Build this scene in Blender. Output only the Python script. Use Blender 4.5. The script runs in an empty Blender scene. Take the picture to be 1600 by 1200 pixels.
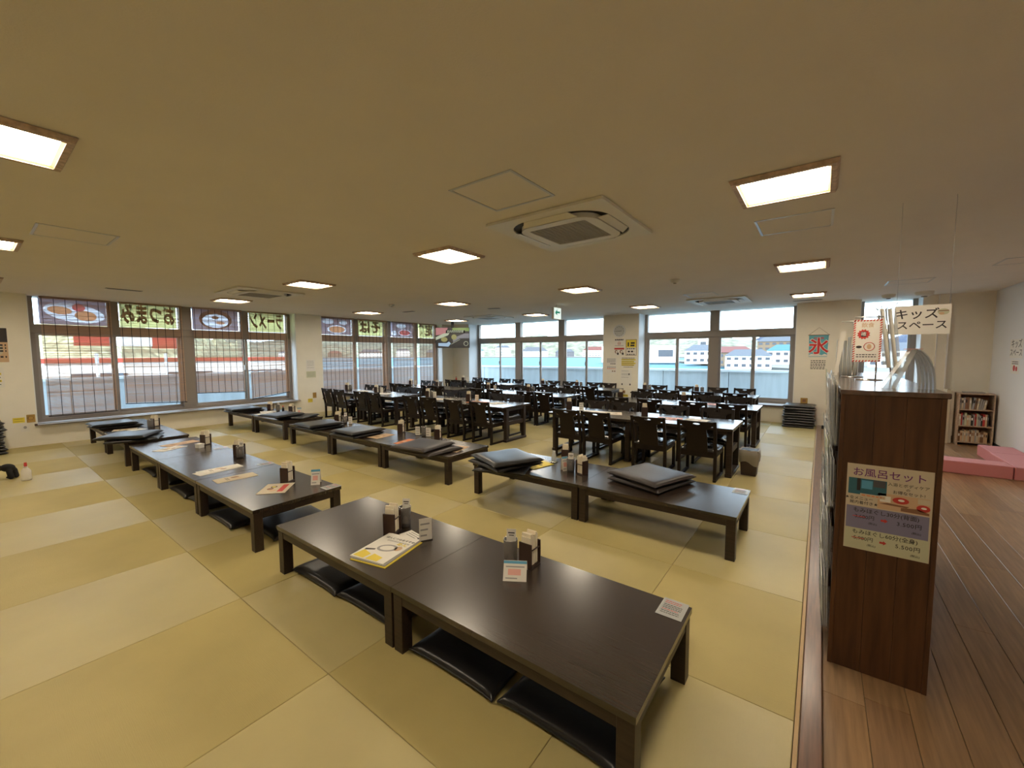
import bpy, bmesh, math, random
from mathutils import Matrix, Vector, Euler
random.seed(7)
PI = math.pi
S = bpy.context.scene
COL = S.collection

# ---------------------------------------------------------------- camera, world, exposure
cam_d = bpy.data.cameras.new('camera')
cam_d.sensor_fit = 'HORIZONTAL'; cam_d.sensor_width = 36.0
cam_d.lens = 643.0 / 1600.0 * 36.0
cam_d.clip_start = 0.05; cam_d.clip_end = 6000
cam = bpy.data.objects.new('camera', cam_d); COL.objects.link(cam)
# right, up and back axes of the camera in room coordinates (+Y runs along the side wall, +X to the right)
def _axes():
    f = 643.0
    b = Vector((483, 49, -f)).normalized(); a = Vector((-860, 43, -f)).normalized()
    x = -(a - b * a.dot(b)); x.normalize(); z = x.cross(b)
    return Matrix((x, b, z))
cam.matrix_world = Matrix.Translation((0, 0, 1.6)) @ _axes().to_4x4()
S.camera = cam

w = bpy.data.worlds.new('sky'); S.world = w; w.use_nodes = True
nt = w.node_tree; nt.nodes.clear()
out = nt.nodes.new('ShaderNodeOutputWorld'); bg = nt.nodes.new('ShaderNodeBackground')
tc = nt.nodes.new('ShaderNodeTexCoord'); sp = nt.nodes.new('ShaderNodeSeparateXYZ')
mr = nt.nodes.new('ShaderNodeMapRange'); mr.inputs['From Min'].default_value = 0.0; mr.inputs['From Max'].default_value = 0.8
mx = nt.nodes.new('ShaderNodeMix'); mx.data_type = 'RGBA'
mx.inputs[6].default_value = (0.74, 0.88, 1.0, 1); mx.inputs[7].default_value = (0.55, 0.75, 1.0, 1)
nt.links.new(tc.outputs['Generated'], sp.inputs[0]); nt.links.new(sp.outputs['Z'], mr.inputs['Value'])
nt.links.new(mr.outputs[0], mx.inputs[0]); nt.links.new(mx.outputs[2], bg.inputs['Color'])
bg.inputs['Strength'].default_value = 7.0
nt.links.new(bg.outputs[0], out.inputs[0])
sun_d = bpy.data.lights.new('sun', 'SUN'); sun_d.energy = 8.0; sun_d.angle = math.radians(0.6); sun_d.color = (1.0, 0.93, 0.82)
sun = bpy.data.objects.new('sun', sun_d); COL.objects.link(sun); sun.rotation_euler = Euler((math.radians(52), 0, math.radians(38)))
LAMP = 37.0
S.view_settings.view_transform = 'Standard'; S.view_settings.look = 'None'
S.view_settings.exposure = 0.08; S.view_settings.gamma = 1.0; S.view_settings.use_curve_mapping = False
try:
    S.cycles.use_denoising = True; S.cycles.max_bounces = 10; S.cycles.diffuse_bounces = 6
    S.cycles.transparent_max_bounces = 24; S.cycles.sample_clamp_indirect = 6.0
except Exception: pass

# ---------------------------------------------------------------- materials
M = {}
def mat(name, col, rough=0.6, metal=0.0, spec=0.5, noise=None, bump=None, coat=0.0, trans=0.0, emit=None, aniso=None, wood=None):
    m = bpy.data.materials.new(name); m.use_nodes = True; M[name] = m
    n = m.node_tree; p = n.nodes['Principled BSDF']
    p.inputs['Base Color'].default_value = (*col, 1); p.inputs['Roughness'].default_value = rough
    p.inputs['Metallic'].default_value = metal; p.inputs['Specular IOR Level'].default_value = spec
    p.inputs['Coat Weight'].default_value = coat; p.inputs['Coat Roughness'].default_value = 0.18
    if emit: p.inputs['Emission Color'].default_value = (*emit[0], 1); p.inputs['Emission Strength'].default_value = emit[1]
    tcn = None
    def coord():
        nonlocal tcn
        if tcn is None: tcn = n.nodes.new('ShaderNodeTexCoord')
        return tcn.outputs['Object']
    if noise:   # (scale, amount, stretch xyz)
        sc, amt, st = noise
        mp = n.nodes.new('ShaderNodeMapping'); mp.inputs['Scale'].default_value = st
        no = n.nodes.new('ShaderNodeTexNoise'); no.inputs['Scale'].default_value = sc; no.inputs['Detail'].default_value = 5
        rp = n.nodes.new('ShaderNodeMapRange'); rp.inputs['From Min'].default_value = 0.3; rp.inputs['From Max'].default_value = 0.7
        rp.inputs['To Min'].default_value = 1 - amt; rp.inputs['To Max'].default_value = 1 + amt
        mu = n.nodes.new('ShaderNodeVectorMath'); mu.operation = 'SCALE'; mu.inputs[0].default_value = col
        n.links.new(coord(), mp.inputs[0]); n.links.new(mp.outputs[0], no.inputs['Vector']); n.links.new(no.outputs[0], rp.inputs['Value'])
        n.links.new(rp.outputs[0], mu.inputs['Scale']); n.links.new(mu.outputs[0], p.inputs['Base Color'])
    if bump:    # (scale, strength, stretch)
        sc, st, sv = bump
        mp = n.nodes.new('ShaderNodeMapping'); mp.inputs['Scale'].default_value = sv
        no = n.nodes.new('ShaderNodeTexNoise'); no.inputs['Scale'].default_value = sc
        bp = n.nodes.new('ShaderNodeBump'); bp.inputs['Strength'].default_value = st; bp.inputs['Distance'].default_value = 0.002
        n.links.new(coord(), mp.inputs[0]); n.links.new(mp.outputs[0], no.inputs['Vector']); n.links.new(no.outputs[0], bp.inputs['Height'])
        n.links.new(bp.outputs[0], p.inputs['Normal'])
    if aniso is not None:
        p.inputs['Anisotropic'].default_value = 0.85
        tg = n.nodes.new('ShaderNodeTangent'); tg.direction_type = 'RADIAL'; tg.axis = 'Z'
        cx = n.nodes.new('ShaderNodeCombineXYZ'); cx.inputs[0].default_value = 1.0 if aniso == 'x' else 0.0; cx.inputs[1].default_value = 0.0 if aniso == 'x' else 1.0
        n.links.new(cx.outputs[0], p.inputs['Tangent'])
    if trans:
        o = n.nodes['Material Output']; tr = n.nodes.new('ShaderNodeBsdfTranslucent'); tr.inputs['Color'].default_value = (*col, 1)
        mi = n.nodes.new('ShaderNodeMixShader'); mi.inputs[0].default_value = trans
        n.links.new(p.outputs[0], mi.inputs[1]); n.links.new(tr.outputs[0], mi.inputs[2]); n.links.new(mi.outputs[0], o.inputs[0])
    return m
def glass_mat(name, tint=(0.95, 0.97, 0.97), refl=0.08, rough=0.02, blend=None):
    m = bpy.data.materials.new(name); m.use_nodes = True; M[name] = m; n = m.node_tree; n.nodes.clear()
    o = n.nodes.new('ShaderNodeOutputMaterial'); t = n.nodes.new('ShaderNodeBsdfTransparent'); t.inputs[0].default_value = (*tint, 1)
    g = n.nodes.new('ShaderNodeBsdfGlossy'); g.inputs['Roughness'].default_value = rough; g.inputs['Color'].default_value = (1, 1, 1, 1)
    fr = n.nodes.new('ShaderNodeLayerWeight'); fr.inputs['Blend'].default_value = refl
    mi = n.nodes.new('ShaderNodeMixShader'); n.links.new(fr.outputs['Fresnel'], mi.inputs[0]); n.links.new(t.outputs[0], mi.inputs[1]); n.links.new(g.outputs[0], mi.inputs[2])
    if blend:
        d = n.nodes.new('ShaderNodeBsdfDiffuse'); d.inputs[0].default_value = (*blend[0], 1)
        m2 = n.nodes.new('ShaderNodeMixShader'); m2.inputs[0].default_value = blend[1]
        n.links.new(mi.outputs[0], m2.inputs[1]); n.links.new(d.outputs[0], m2.inputs[2]); n.links.new(m2.outputs[0], o.inputs[0])
    else: n.links.new(mi.outputs[0], o.inputs[0])
    return m

mat('wall', (0.83, 0.79, 0.68), 0.85, noise=(3, 0.03, (1, 1, 1)), bump=(90, 0.25, (1, 1, 1)))
mat('white_wall', (0.78, 0.78, 0.78), 0.85, bump=(90, 0.3, (1, 1, 1)))
mat('reveal', (0.80, 0.82, 0.82), 0.7)
mat('ceiling', (0.74, 0.69, 0.61), 0.9, noise=(2, 0.02, (1, 1, 1)), bump=(120, 0.3, (1, 1, 1)))
mat('tatami_tan', (0.465, 0.385, 0.158), 0.55, spec=0.4, noise=(1.6, 0.09, (1, 1, 1)), bump=(14, 0.35, (1, 26, 1)), aniso='x')
mat('tatami_pale', (0.475, 0.40, 0.175), 0.40, spec=0.6, noise=(1.6, 0.09, (1, 1, 1)), bump=(14, 0.35, (26, 1, 1)), aniso='y')
mat('joint', (0.16, 0.12, 0.055), 0.9)
mat('dark_wood', (0.027, 0.016, 0.011), 0.42, spec=0.45, noise=(6, 0.35, (1, 14, 14)))
mat('table_top', (0.036, 0.024, 0.017), 0.26, spec=0.55, coat=0.35, noise=(5, 0.5, (0.7, 60, 1)), bump=(5, 0.05, (0.7, 60, 1)))
mat('chair_wood', (0.012, 0.007, 0.005), 0.38, spec=0.25, noise=(8, 0.3, (8, 8, 1)))
mat('leather', (0.010, 0.0095, 0.010), 0.33, spec=0.42, bump=(60, 0.35, (1, 1, 1)))
mat('seat_leather', (0.010, 0.010, 0.012), 0.26, spec=0.7, coat=0.4)
mat('leather_brown', (0.026, 0.018, 0.015), 0.40, spec=0.42, bump=(60, 0.35, (1, 1, 1)))
mat('border_wood', (0.135, 0.058, 0.030), 0.30, spec=0.5, coat=0.25, noise=(5, 0.35, (16, 0.8, 1)))
mat('tan_edge', (0.45, 0.30, 0.13), 0.5)
mat('cabinet_wood', (0.085, 0.036, 0.014), 0.42, spec=0.4, noise=(4, 0.30, (9, 9, 0.7)))
mat('cabinet_top', (0.10, 0.055, 0.035), 0.16, spec=0.6, coat=0.6, noise=(4, 0.30, (9, 0.7, 1)))
for i, c in enumerate(((0.32, 0.195, 0.10), (0.275, 0.165, 0.088), (0.36, 0.23, 0.125))):
    mat('plank_%d' % i, c, 0.30, spec=0.5, noise=(4, 0.22, (14, 0.8, 1)))
mat('frame_metal', (0.30, 0.26, 0.225), 0.45, metal=0.35)
mat('sash_metal', (0.36, 0.33, 0.30), 0.42, metal=0.4)
mat('sill', (0.10, 0.06, 0.045), 0.5)
mat('sill_top', (0.36, 0.33, 0.30), 0.5)
mat('rubber', (0.02, 0.02, 0.02), 0.8)
mat('lamp_panel', (1, 1, 1), 0.5, emit=((1.0, 0.85, 0.65), LAMP))
mat('lamp_wood', (0.50, 0.37, 0.27), 0.5, noise=(5, 0.3, (6, 6, 6)))
mat('lamp_inner', (0.75, 0.55, 0.30), 0.5)
mat('plastic_white', (0.72, 0.69, 0.60), 0.45)
mat('grille_grey', (0.38, 0.35, 0.28), 0.5)
mat('plastic_grey', (0.25, 0.23, 0.19), 0.5)
mat('black', (0.012, 0.012, 0.012), 0.5)
mat('black_gloss', (0.008, 0.008, 0.008), 0.15)
mat('alu', (0.55, 0.55, 0.53), 0.35, metal=0.8)
mat('chrome', (0.75, 0.75, 0.75), 0.2, metal=1.0)
mat('paper', (0.80, 0.77, 0.70), 0.7)
mat('leaf_white', (0.90, 0.90, 0.90), 0.14, spec=0.9, coat=0.6)
mat('rib_plastic', (0.75, 0.80, 0.85), 0.2, spec=0.7, trans=0.45)
mat('paper_thin', (0.80, 0.77, 0.70), 0.7, trans=0.35)
mat('dial', (0.55, 0.55, 0.52), 0.5)
mat('napkin', (0.80, 0.72, 0.56), 0.9)
mat('holder_wood', (0.040, 0.018, 0.011), 0.45)
mat('ink', (0.03, 0.025, 0.025), 0.6)
mat('grey_print', (0.35, 0.34, 0.33), 0.7)
mat('red_print', (0.55, 0.05, 0.04), 0.6)
mat('purple_print', (0.16, 0.035, 0.17), 0.6)
mat('lilac', (0.22, 0.21, 0.32), 0.7)
mat('pale_green', (0.55, 0.56, 0.38), 0.7)
mat('cream', (0.60, 0.52, 0.38), 0.7)
mat('yellow_print', (0.78, 0.62, 0.06), 0.6)
mat('gold_plate', (0.45, 0.28, 0.07), 0.4, metal=0.3)
mat('orange_print', (0.75, 0.25, 0.10), 0.6)
mat('pink_print', (0.80, 0.42, 0.36), 0.6)
mat('brown_print', (0.25, 0.12, 0.06), 0.6)
mat('tan_print', (0.62, 0.42, 0.25), 0.6)
mat('teal_print', (0.03, 0.13, 0.17), 0.6)
mat('blue_print', (0.10, 0.35, 0.55), 0.6)
mat('banner_blue', (0.13, 0.42, 0.52), 0.7)
mat('banner_red', (0.62, 0.03, 0.03), 0.7)
mat('pink_foam', (0.62, 0.22, 0.22), 0.7, bump=(50, 0.3, (1, 1, 1)))
mat('pink_top', (0.72, 0.33, 0.36), 0.65, bump=(50, 0.3, (1, 1, 1)))
mat('bag', (0.42, 0.38, 0.30), 0.35, trans=0.3)
mat('bin', (0.05, 0.03, 0.022), 0.5)
mat('bamboo', (0.56, 0.38, 0.26), 0.6, trans=0.5)
mat('cord', (0.05, 0.035, 0.03), 0.8)
mat('film_yellow', (0.97, 0.96, 0.62), 0.6, trans=0.92)
mat('film_white', (0.92, 0.93, 0.97), 0.6, trans=0.92)
mat('film_mauve', (0.58, 0.52, 0.54), 0.6, trans=0.92)
mat('film_orange', (0.92, 0.62, 0.42), 0.6, trans=0.92)
mat('film_red', (0.85, 0.36, 0.36), 0.6, trans=0.92)
mat('film_brown', (0.34, 0.20, 0.14), 0.6, trans=0.92)
mat('film_ink', (0.10, 0.055, 0.02), 0.6, trans=0.3)
mat('concrete', (0.44, 0.49, 0.52), 0.85, noise=(1.5, 0.12, (4, 4, 0.5)))
mat('concrete_cap', (0.62, 0.66, 0.68), 0.8)
mat('water', (0.045, 0.11, 0.14), 0.7, spec=0.1, bump=(0.3, 0.6, (1, 1, 1)))
mat('quay', (0.10, 0.09, 0.075), 0.9)
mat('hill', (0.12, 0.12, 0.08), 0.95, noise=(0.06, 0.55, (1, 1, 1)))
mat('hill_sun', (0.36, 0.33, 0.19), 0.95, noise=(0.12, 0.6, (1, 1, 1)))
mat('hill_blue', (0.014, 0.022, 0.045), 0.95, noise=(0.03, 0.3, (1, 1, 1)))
mat('house_white', (0.72, 0.70, 0.67), 0.8)
mat('house_tan', (0.13, 0.095, 0.06), 0.8)
mat('house_grey', (0.09, 0.09, 0.10), 0.8)
mat('roof_grey', (0.05, 0.055, 0.065), 0.7)
mat('roof_red', (0.09, 0.022, 0.014), 0.7)
mat('roof_teal', (0.015, 0.075, 0.085), 0.6)
mat('win_dark', (0.045, 0.052, 0.065), 0.3)
mat('ship_red', (0.34, 0.03, 0.012), 0.6)
mat('exit_face', (0.85, 0.92, 0.88), 0.5, emit=((0.85, 1.0, 0.93), 0.7))
mat('exit_green', (0.0, 0.28, 0.16), 0.5, emit=((0.0, 0.35, 0.2), 0.35))
mat('bear_fur', (0.008, 0.008, 0.009), 0.8)
for nm, c in (('s_black', (0.02, 0.02, 0.02)), ('s_green', (0.16, 0.26, 0.06)), ('s_pale', (0.45, 0.5, 0.36)), ('s_pink', (0.45, 0.2, 0.2)), ('s_olive', (0.28, 0.27, 0.1)), ('s_blue', (0.35, 0.5, 0.65)), ('s_grey', (0.2, 0.2, 0.22))):
    mat(nm, (0.02, 0.02, 0.02), 0.3, emit=(c, 0.9))
glass_mat('glass')
glass_mat('acrylic', (0.97, 0.98, 0.99), 0.22, 0.05, ((0.85, 0.88, 0.9), 0.08))
glass_mat('acrylic_film', (0.9, 0.92, 0.92), 0.3, 0.08, ((0.8, 0.82, 0.82), 0.42))
glass_mat('cup_plastic', (0.72, 0.70, 0.68), 0.25, 0.12, ((0.26, 0.24, 0.22), 0.45))

# ---------------------------------------------------------------- mesh helpers
class MB:
    def __init__(s): s.v = []; s.f = []; s.mi = []; s.sm = []
    def add(s, vs, fs, mi=0, smooth=False):
        b = len(s.v); s.v += [tuple(v) for v in vs]; s.f += [tuple(b + i for i in f) for f in fs]
        s.mi += [mi] * len(fs); s.sm += [smooth] * len(fs); return s
    def box(s, x0, x1, y0, y1, z0, z1, mi=0, c=0.0):
        if c <= 0:
            vs = [(x, y, z) for z in (z0, z1) for y in (y0, y1) for x in (x0, x1)]
            return s.add(vs, [(0, 2, 3, 1), (4, 5, 7, 6), (0, 1, 5, 4), (2, 6, 7, 3), (0, 4, 6, 2), (1, 3, 7, 5)], mi)
        b = bmesh.new(); bmesh.ops.create_cube(b, size=1)
        for v in b.verts: v.co = Vector(((x0 + x1) / 2 + v.co.x * (x1 - x0), (y0 + y1) / 2 + v.co.y * (y1 - y0), (z0 + z1) / 2 + v.co.z * (z1 - z0)))
        bmesh.ops.bevel(b, geom=list(b.edges), offset=c, segments=1, affect='EDGES')
        return s.bm(b, mi)
    def bm(s, b, mi=0, smooth=False):
        b.verts.index_update(); s.add([v.co[:] for v in b.verts], [[v.index for v in f.verts] for f in b.faces], mi, smooth); b.free(); return s
    def prism(s, pts, z0, z1, mi=0):           # polygon in xy, extruded along z
        n = len(pts); vs = [(x, y, z0) for x, y in pts] + [(x, y, z1) for x, y in pts]
        return s.add(vs, [tuple(range(n))[::-1], tuple(range(n, 2 * n))] + [(i, (i + 1) % n, n + (i + 1) % n, n + i) for i in range(n)], mi)
    def hexa(s, bot, top, mi=0):               # two quads of 3-D points
        return s.add(list(bot) + list(top), [(3, 2, 1, 0), (4, 5, 6, 7)] + [(i, (i + 1) % 4, 4 + (i + 1) % 4, 4 + i) for i in range(4)], mi)
    def tube(s, pts, r, n=8, mi=0, smooth=True):
        pts = [Vector(p) for p in pts]; rings = []
        for i, p in enumerate(pts):
            d = (pts[min(i + 1, len(pts) - 1)] - pts[max(i - 1, 0)]).normalized()
            u = d.cross(Vector((0, 0, 1)) if abs(d.z) < 0.9 else Vector((1, 0, 0))).normalized(); v = d.cross(u)
            rr = r[i] if isinstance(r, (list, tuple)) else r
            rings += [p + (u * math.cos(2 * PI * k / n) + v * math.sin(2 * PI * k / n)) * rr for k in range(n)]
        m = len(pts); fs = [(i * n + k, i * n + (k + 1) % n, (i + 1) * n + (k + 1) % n, (i + 1) * n + k) for i in range(m - 1) for k in range(n)]
        b = len(s.v); s.add(rings, fs, mi, smooth); s.f += [tuple(b + k for k in range(n))[::-1], tuple(b + (m - 1) * n + k for k in range(n))]
        s.mi += [mi, mi]; s.sm += [False, False]; return s
    def lathe(s, prof, n=20, mi=0, cx=0, cy=0, smooth=True):
        vs = [(cx + r * math.cos(2 * PI * k / n), cy + r * math.sin(2 * PI * k / n), z) for r, z in prof for k in range(n)]
        return s.add(vs, [(i * n + k, i * n + (k + 1) % n, (i + 1) * n + (k + 1) % n, (i + 1) * n + k) for i in range(len(prof) - 1) for k in range(n)], mi, smooth)
    def build(s, name, m, parent=None, loc=None, rot=None):
        me = bpy.data.meshes.new(name); me.from_pydata(s.v, [], s.f)
        for x in (m if isinstance(m, (list, tuple)) else [m]): me.materials.append(M[x])
        me.polygons.foreach_set('material_index', s.mi); me.polygons.foreach_set('use_smooth', s.sm); me.update()
        return link(name, me, parent, loc, rot)
def link(name, data, parent=None, loc=None, rot=None):
    o = bpy.data.objects.new(name, data); COL.objects.link(o)
    if parent is not None: o.parent = parent
    if loc is not None: o.location = loc
    if rot is not None: o.rotation_euler = rot
    return o
def box(name, m, parent, x0, x1, y0, y1, z0, z1, c=0.0): return MB().box(x0, x1, y0, y1, z0, z1, 0, c).build(name, m, parent)
def tag(o, label=None, cat=None, group=None, kind=None):
    if label: o['label'] = label
    if cat: o['category'] = cat
    if group: o['group'] = group
    if kind: o['kind'] = kind
    return o
def thing(name, label, cat, loc=(0, 0, 0), rot=(0, 0, 0), group=None):
    return tag(link(name, None, None, loc, rot if isinstance(rot, (tuple, list, Euler)) else (0, 0, rot)), label, cat, group)
def struct(o): o['kind'] = 'structure'; return o
def dup(root, loc, rz, label, group=None):
    r = root.copy(); COL.objects.link(r); r.location = loc; r.rotation_euler = (0, 0, rz); r['label'] = label
    if group: r['group'] = group
    def rec(a, b):
        for ch in [c for c in a.children]:
            c = ch.copy(); COL.objects.link(c); c.parent = b; rec(ch, c)
    rec(root, r); return r
def curve_mesh(splines, depth):
    c = bpy.data.curves.new('tmp', 'CURVE'); c.dimensions = '2D'; c.fill_mode = 'BOTH'; c.extrude = depth / 2
    for pts in splines:
        sp_ = c.splines.new('POLY'); sp_.points.add(len(pts) - 1)
        for i, p in enumerate(pts): sp_.points[i].co = (p[0], p[1], 0, 1)
        sp_.use_cyclic_u = True
    o = bpy.data.objects.new('tmp', c); COL.objects.link(o)
    me = bpy.data.meshes.new_from_object(o.evaluated_get(bpy.context.evaluated_depsgraph_get()))
    bpy.data.objects.remove(o); bpy.data.curves.remove(c); return me
def text(body, size, m, parent, x, y, z=0.002, name='lettering', align='CENTER', bold=0.0, mirror=False, sx=1.0, ext=0.0004, spacing=1.0):
    c = bpy.data.curves.new('tmp', 'FONT'); c.body = body; c.size = size; c.align_x = align; c.align_y = 'CENTER'
    c.offset = bold * size; c.extrude = ext; c.resolution_u = 2; c.space_character = spacing
    o = bpy.data.objects.new('tmp', c); COL.objects.link(o)
    me = bpy.data.meshes.new_from_object(o.evaluated_get(bpy.context.evaluated_depsgraph_get()))
    bpy.data.objects.remove(o); bpy.data.curves.remove(c)
    k = -sx if mirror else sx
    me.transform(Matrix.Diagonal((k, 1, 1, 1)))
    if mirror: me.flip_normals()
    me.name = name; me.materials.clear(); me.materials.append(M[m])
    return link(name, me, parent, (x, y, z))
def ell(cx, cy, rx, ry, n=20, a=0.0, t0=0.0, t1=2 * PI):
    return [(cx + rx * math.cos(t) * math.cos(a) - ry * math.sin(t) * math.sin(a), cy + rx * math.cos(t) * math.sin(a) + ry * math.sin(t) * math.cos(a)) for t in [t0 + (t1 - t0) * k / n for k in range(n)]]
def shape(name, m, parent, pts, z=0.001, d=0.0008): return MB().prism(pts, z, z + d).build(name, m, parent)
def rect(name, m, parent, x0, y0, x1, y1, z=0.001, d=0.0008): return MB().box(x0, x1, y0, y1, z, z + d).build(name, m, parent)
def lines(name, m, parent, x0, x1, ys, h, z=0.0015, seed=1, gaps=True):   # rows of unreadably small print
    r = random.Random(seed); b = MB()
    for y in ys:
        x = x0
        while x < x1:
            wd = min(x1 - x, r.uniform(0.03, 0.12) * (x1 - x0) + h); b.box(x, x + wd, y - h / 2, y + h / 2, z, z + 0.0006); x += wd + (h * 0.7 if gaps else 0)
    return tag(b.build(name, m, parent), kind='stuff')

FACE_FRONT = (PI / 2, 0, 0)                 # sheet on the back wall, seen from -Y
FACE_RIGHT = (PI / 2, 0, PI / 2)            # sheet on the left wall, seen from +X
FACE_LEFT = (PI / 2, 0, -PI / 2)            # sheet on the right wall, seen from -X

# ---------------------------------------------------------------- the room
ZC = 2.69; XL = -11.2; YB = 11.2; XR = 2.48; YF = -3.6; ZW = -0.06
# floor: tatami mats, dark border board, wooden planks
fl = struct(box('floor', 'joint', None, XL - 0.1, -0.03, YF, YB + 0.1, -0.12, -0.004))
xs = [-0.03, -0.84] + [-0.84 - 1.08 * k for k in range(1, 10)] + [XL]
ys = [YF] + [1.01 + 1.067 * k for k in range(-4, 10)] + [YB]
mesh_cache = {}
for i in range(len(xs) - 1):
    for j in range(len(ys) - 1):
        x0, x1, y0, y1 = xs[i + 1], xs[i], ys[j], ys[j + 1]
        if x1 - x0 < 0.05 or y1 - y0 < 0.05: continue
        tan = ((-i) + (j - 5)) % 2 != 0
        jit = random.uniform(-0.0004, 0.0006)
        o = MB().box(-(x1 - x0) / 2 + 0.0012, (x1 - x0) / 2 - 0.0012, -(y1 - y0) / 2 + 0.0012, (y1 - y0) / 2 - 0.0012, -0.02, 0.0 + jit, 0, 0.002).build('tatami_mat', 'tatami_tan' if tan else 'tatami_pale', fl)
        o.location = ((x0 + x1) / 2, (y0 + y1) / 2, 0)
t = struct(box('trim_1', 'tan_edge', None, -0.028, -0.012, YF, YB, -0.12, 0.004)); t['label'] = 'thin pale wooden strip edging the tatami'
t = struct(box('trim_2', 'border_wood', None, -0.010, 0.068, YF, YB, -0.14, 0.012, 0.004)); t['label'] = 'dark brown wooden border board between tatami and plank floor'
f2 = struct(box('floor', 'joint', None, 0.07, XR + 0.05, YF, YB + 0.1, -0.16, ZW - 0.006))
f2['label'] = 'wood plank floor on the right'
px = 0.0713; col = 0
while px < XR:
    x1 = min(px + 0.162, XR); y = YF - random.uniform(0, 1.6)
    while y < YB:
        ya, yb = max(y, YF), min(y + 1.82, YB)
        if yb - ya > 0.1:
            MB().box(px + 0.0012, x1 - 0.0012, ya + 0.001, yb - 0.001, ZW - 0.012, ZW, 0, 0.0015).build('plank', 'plank_%d' % random.choice((0, 0, 1, 2)), f2)
        y += 1.82
    px += 0.162; col += 1
cl = struct(box('ceiling', 'ceiling', None, XL - 0.7, XR + 0.4, YF - 0.3, YB + 0.9, ZC, ZC + 0.4))
# left wall (below, between and beside the two window recesses)
DX = 0.5; DY = 0.7
LB = [(0.74, 5.37), (6.07, 10.68)]
b = MB(); y = YF
for y0, y1 in LB:
    b.box(XL - DX, XL, y, y0, -0.1, ZC); b.box(XL - DX, XL, y0, y1, -0.1, 0.375); y = y1
b.box(XL - DX, XL, y, YB + DY, -0.1, ZC)
struct(b.build('wall_left', 'wall'))
BB = [(-10.38, -5.07), (-4.04, -0.46), (0.62, 1.55)]
b = MB(); x = XL
for x0, x1 in BB:
    b.box(x, x0, YB, YB + DY, -0.1, ZC); b.box(x0, x1, YB, YB + DY, -0.1, 0.375); x = x1
b.box(x, XR + 0.3, YB, YB + DY, -0.1, ZC)
struct(b.build('wall_back', 'wall'))
struct(box('wall_right', 'white_wall', None, XR, XR + 0.3, YF, YB, -0.15, ZC))
struct(box('wall_front', 'wall', None, XL - DX, XR + 0.3, YF - 0.3, YF, -0.15, ZC))
b = MB().box(XR - 0.012, XR, YF, YB, ZW, ZW + 0.075); struct(b.build('baseboard_right', 'black'))
b = MB().box(0.07, XR - 0.012, YB - 0.012, YB, ZW, ZW + 0.075); struct(b.build('baseboard_back', 'black'))
b = MB().box(XL, XL + 0.006, YF, YB, 0, 0.05); struct(b.build('baseboard_left', 'wall'))
# shallow pilaster on the back wall beyond the cabinet
b = MB().box(1.74, 1.90, YB - 0.05, YB, ZW, ZC); o = struct(b.build('trim_3', 'wall')); o['label'] = 'shallow pilaster right of the narrow window'
b = MB().box(1.885, 1.905, YB - 0.062, YB - 0.05, ZW, ZC); b.box(1.745, 1.757, YB - 0.062, YB - 0.05, ZW, ZC); o = struct(b.build('trim_4', 'white_wall'))
o['label'] = 'white edge strips of the pilaster'
# reveals lining
for i, (y0, y1) in enumerate(LB):
    b = MB().box(XL - DX + 0.05, XL - 0.004, y0, y0 + 0.012, 0.375, ZC).box(XL - DX + 0.05, XL - 0.004, y1 - 0.012, y1, 0.375, ZC)
    o = struct(b.build('trim_%d' % (5 + i), 'reveal')); o['label'] = 'white window reveals, left wall'
for i, (x0, x1) in enumerate(BB):
    b = MB().box(x0, x0 + 0.012, YB + 0.004, YB + DY - 0.05, 0.375, ZC).box(x1 - 0.012, x1, YB + 0.004, YB + DY - 0.05, 0.375, ZC)
    o = struct(b.build('trim_%d' % (7 + i), 'reveal')); o['label'] = 'white window reveals, back wall'

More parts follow.
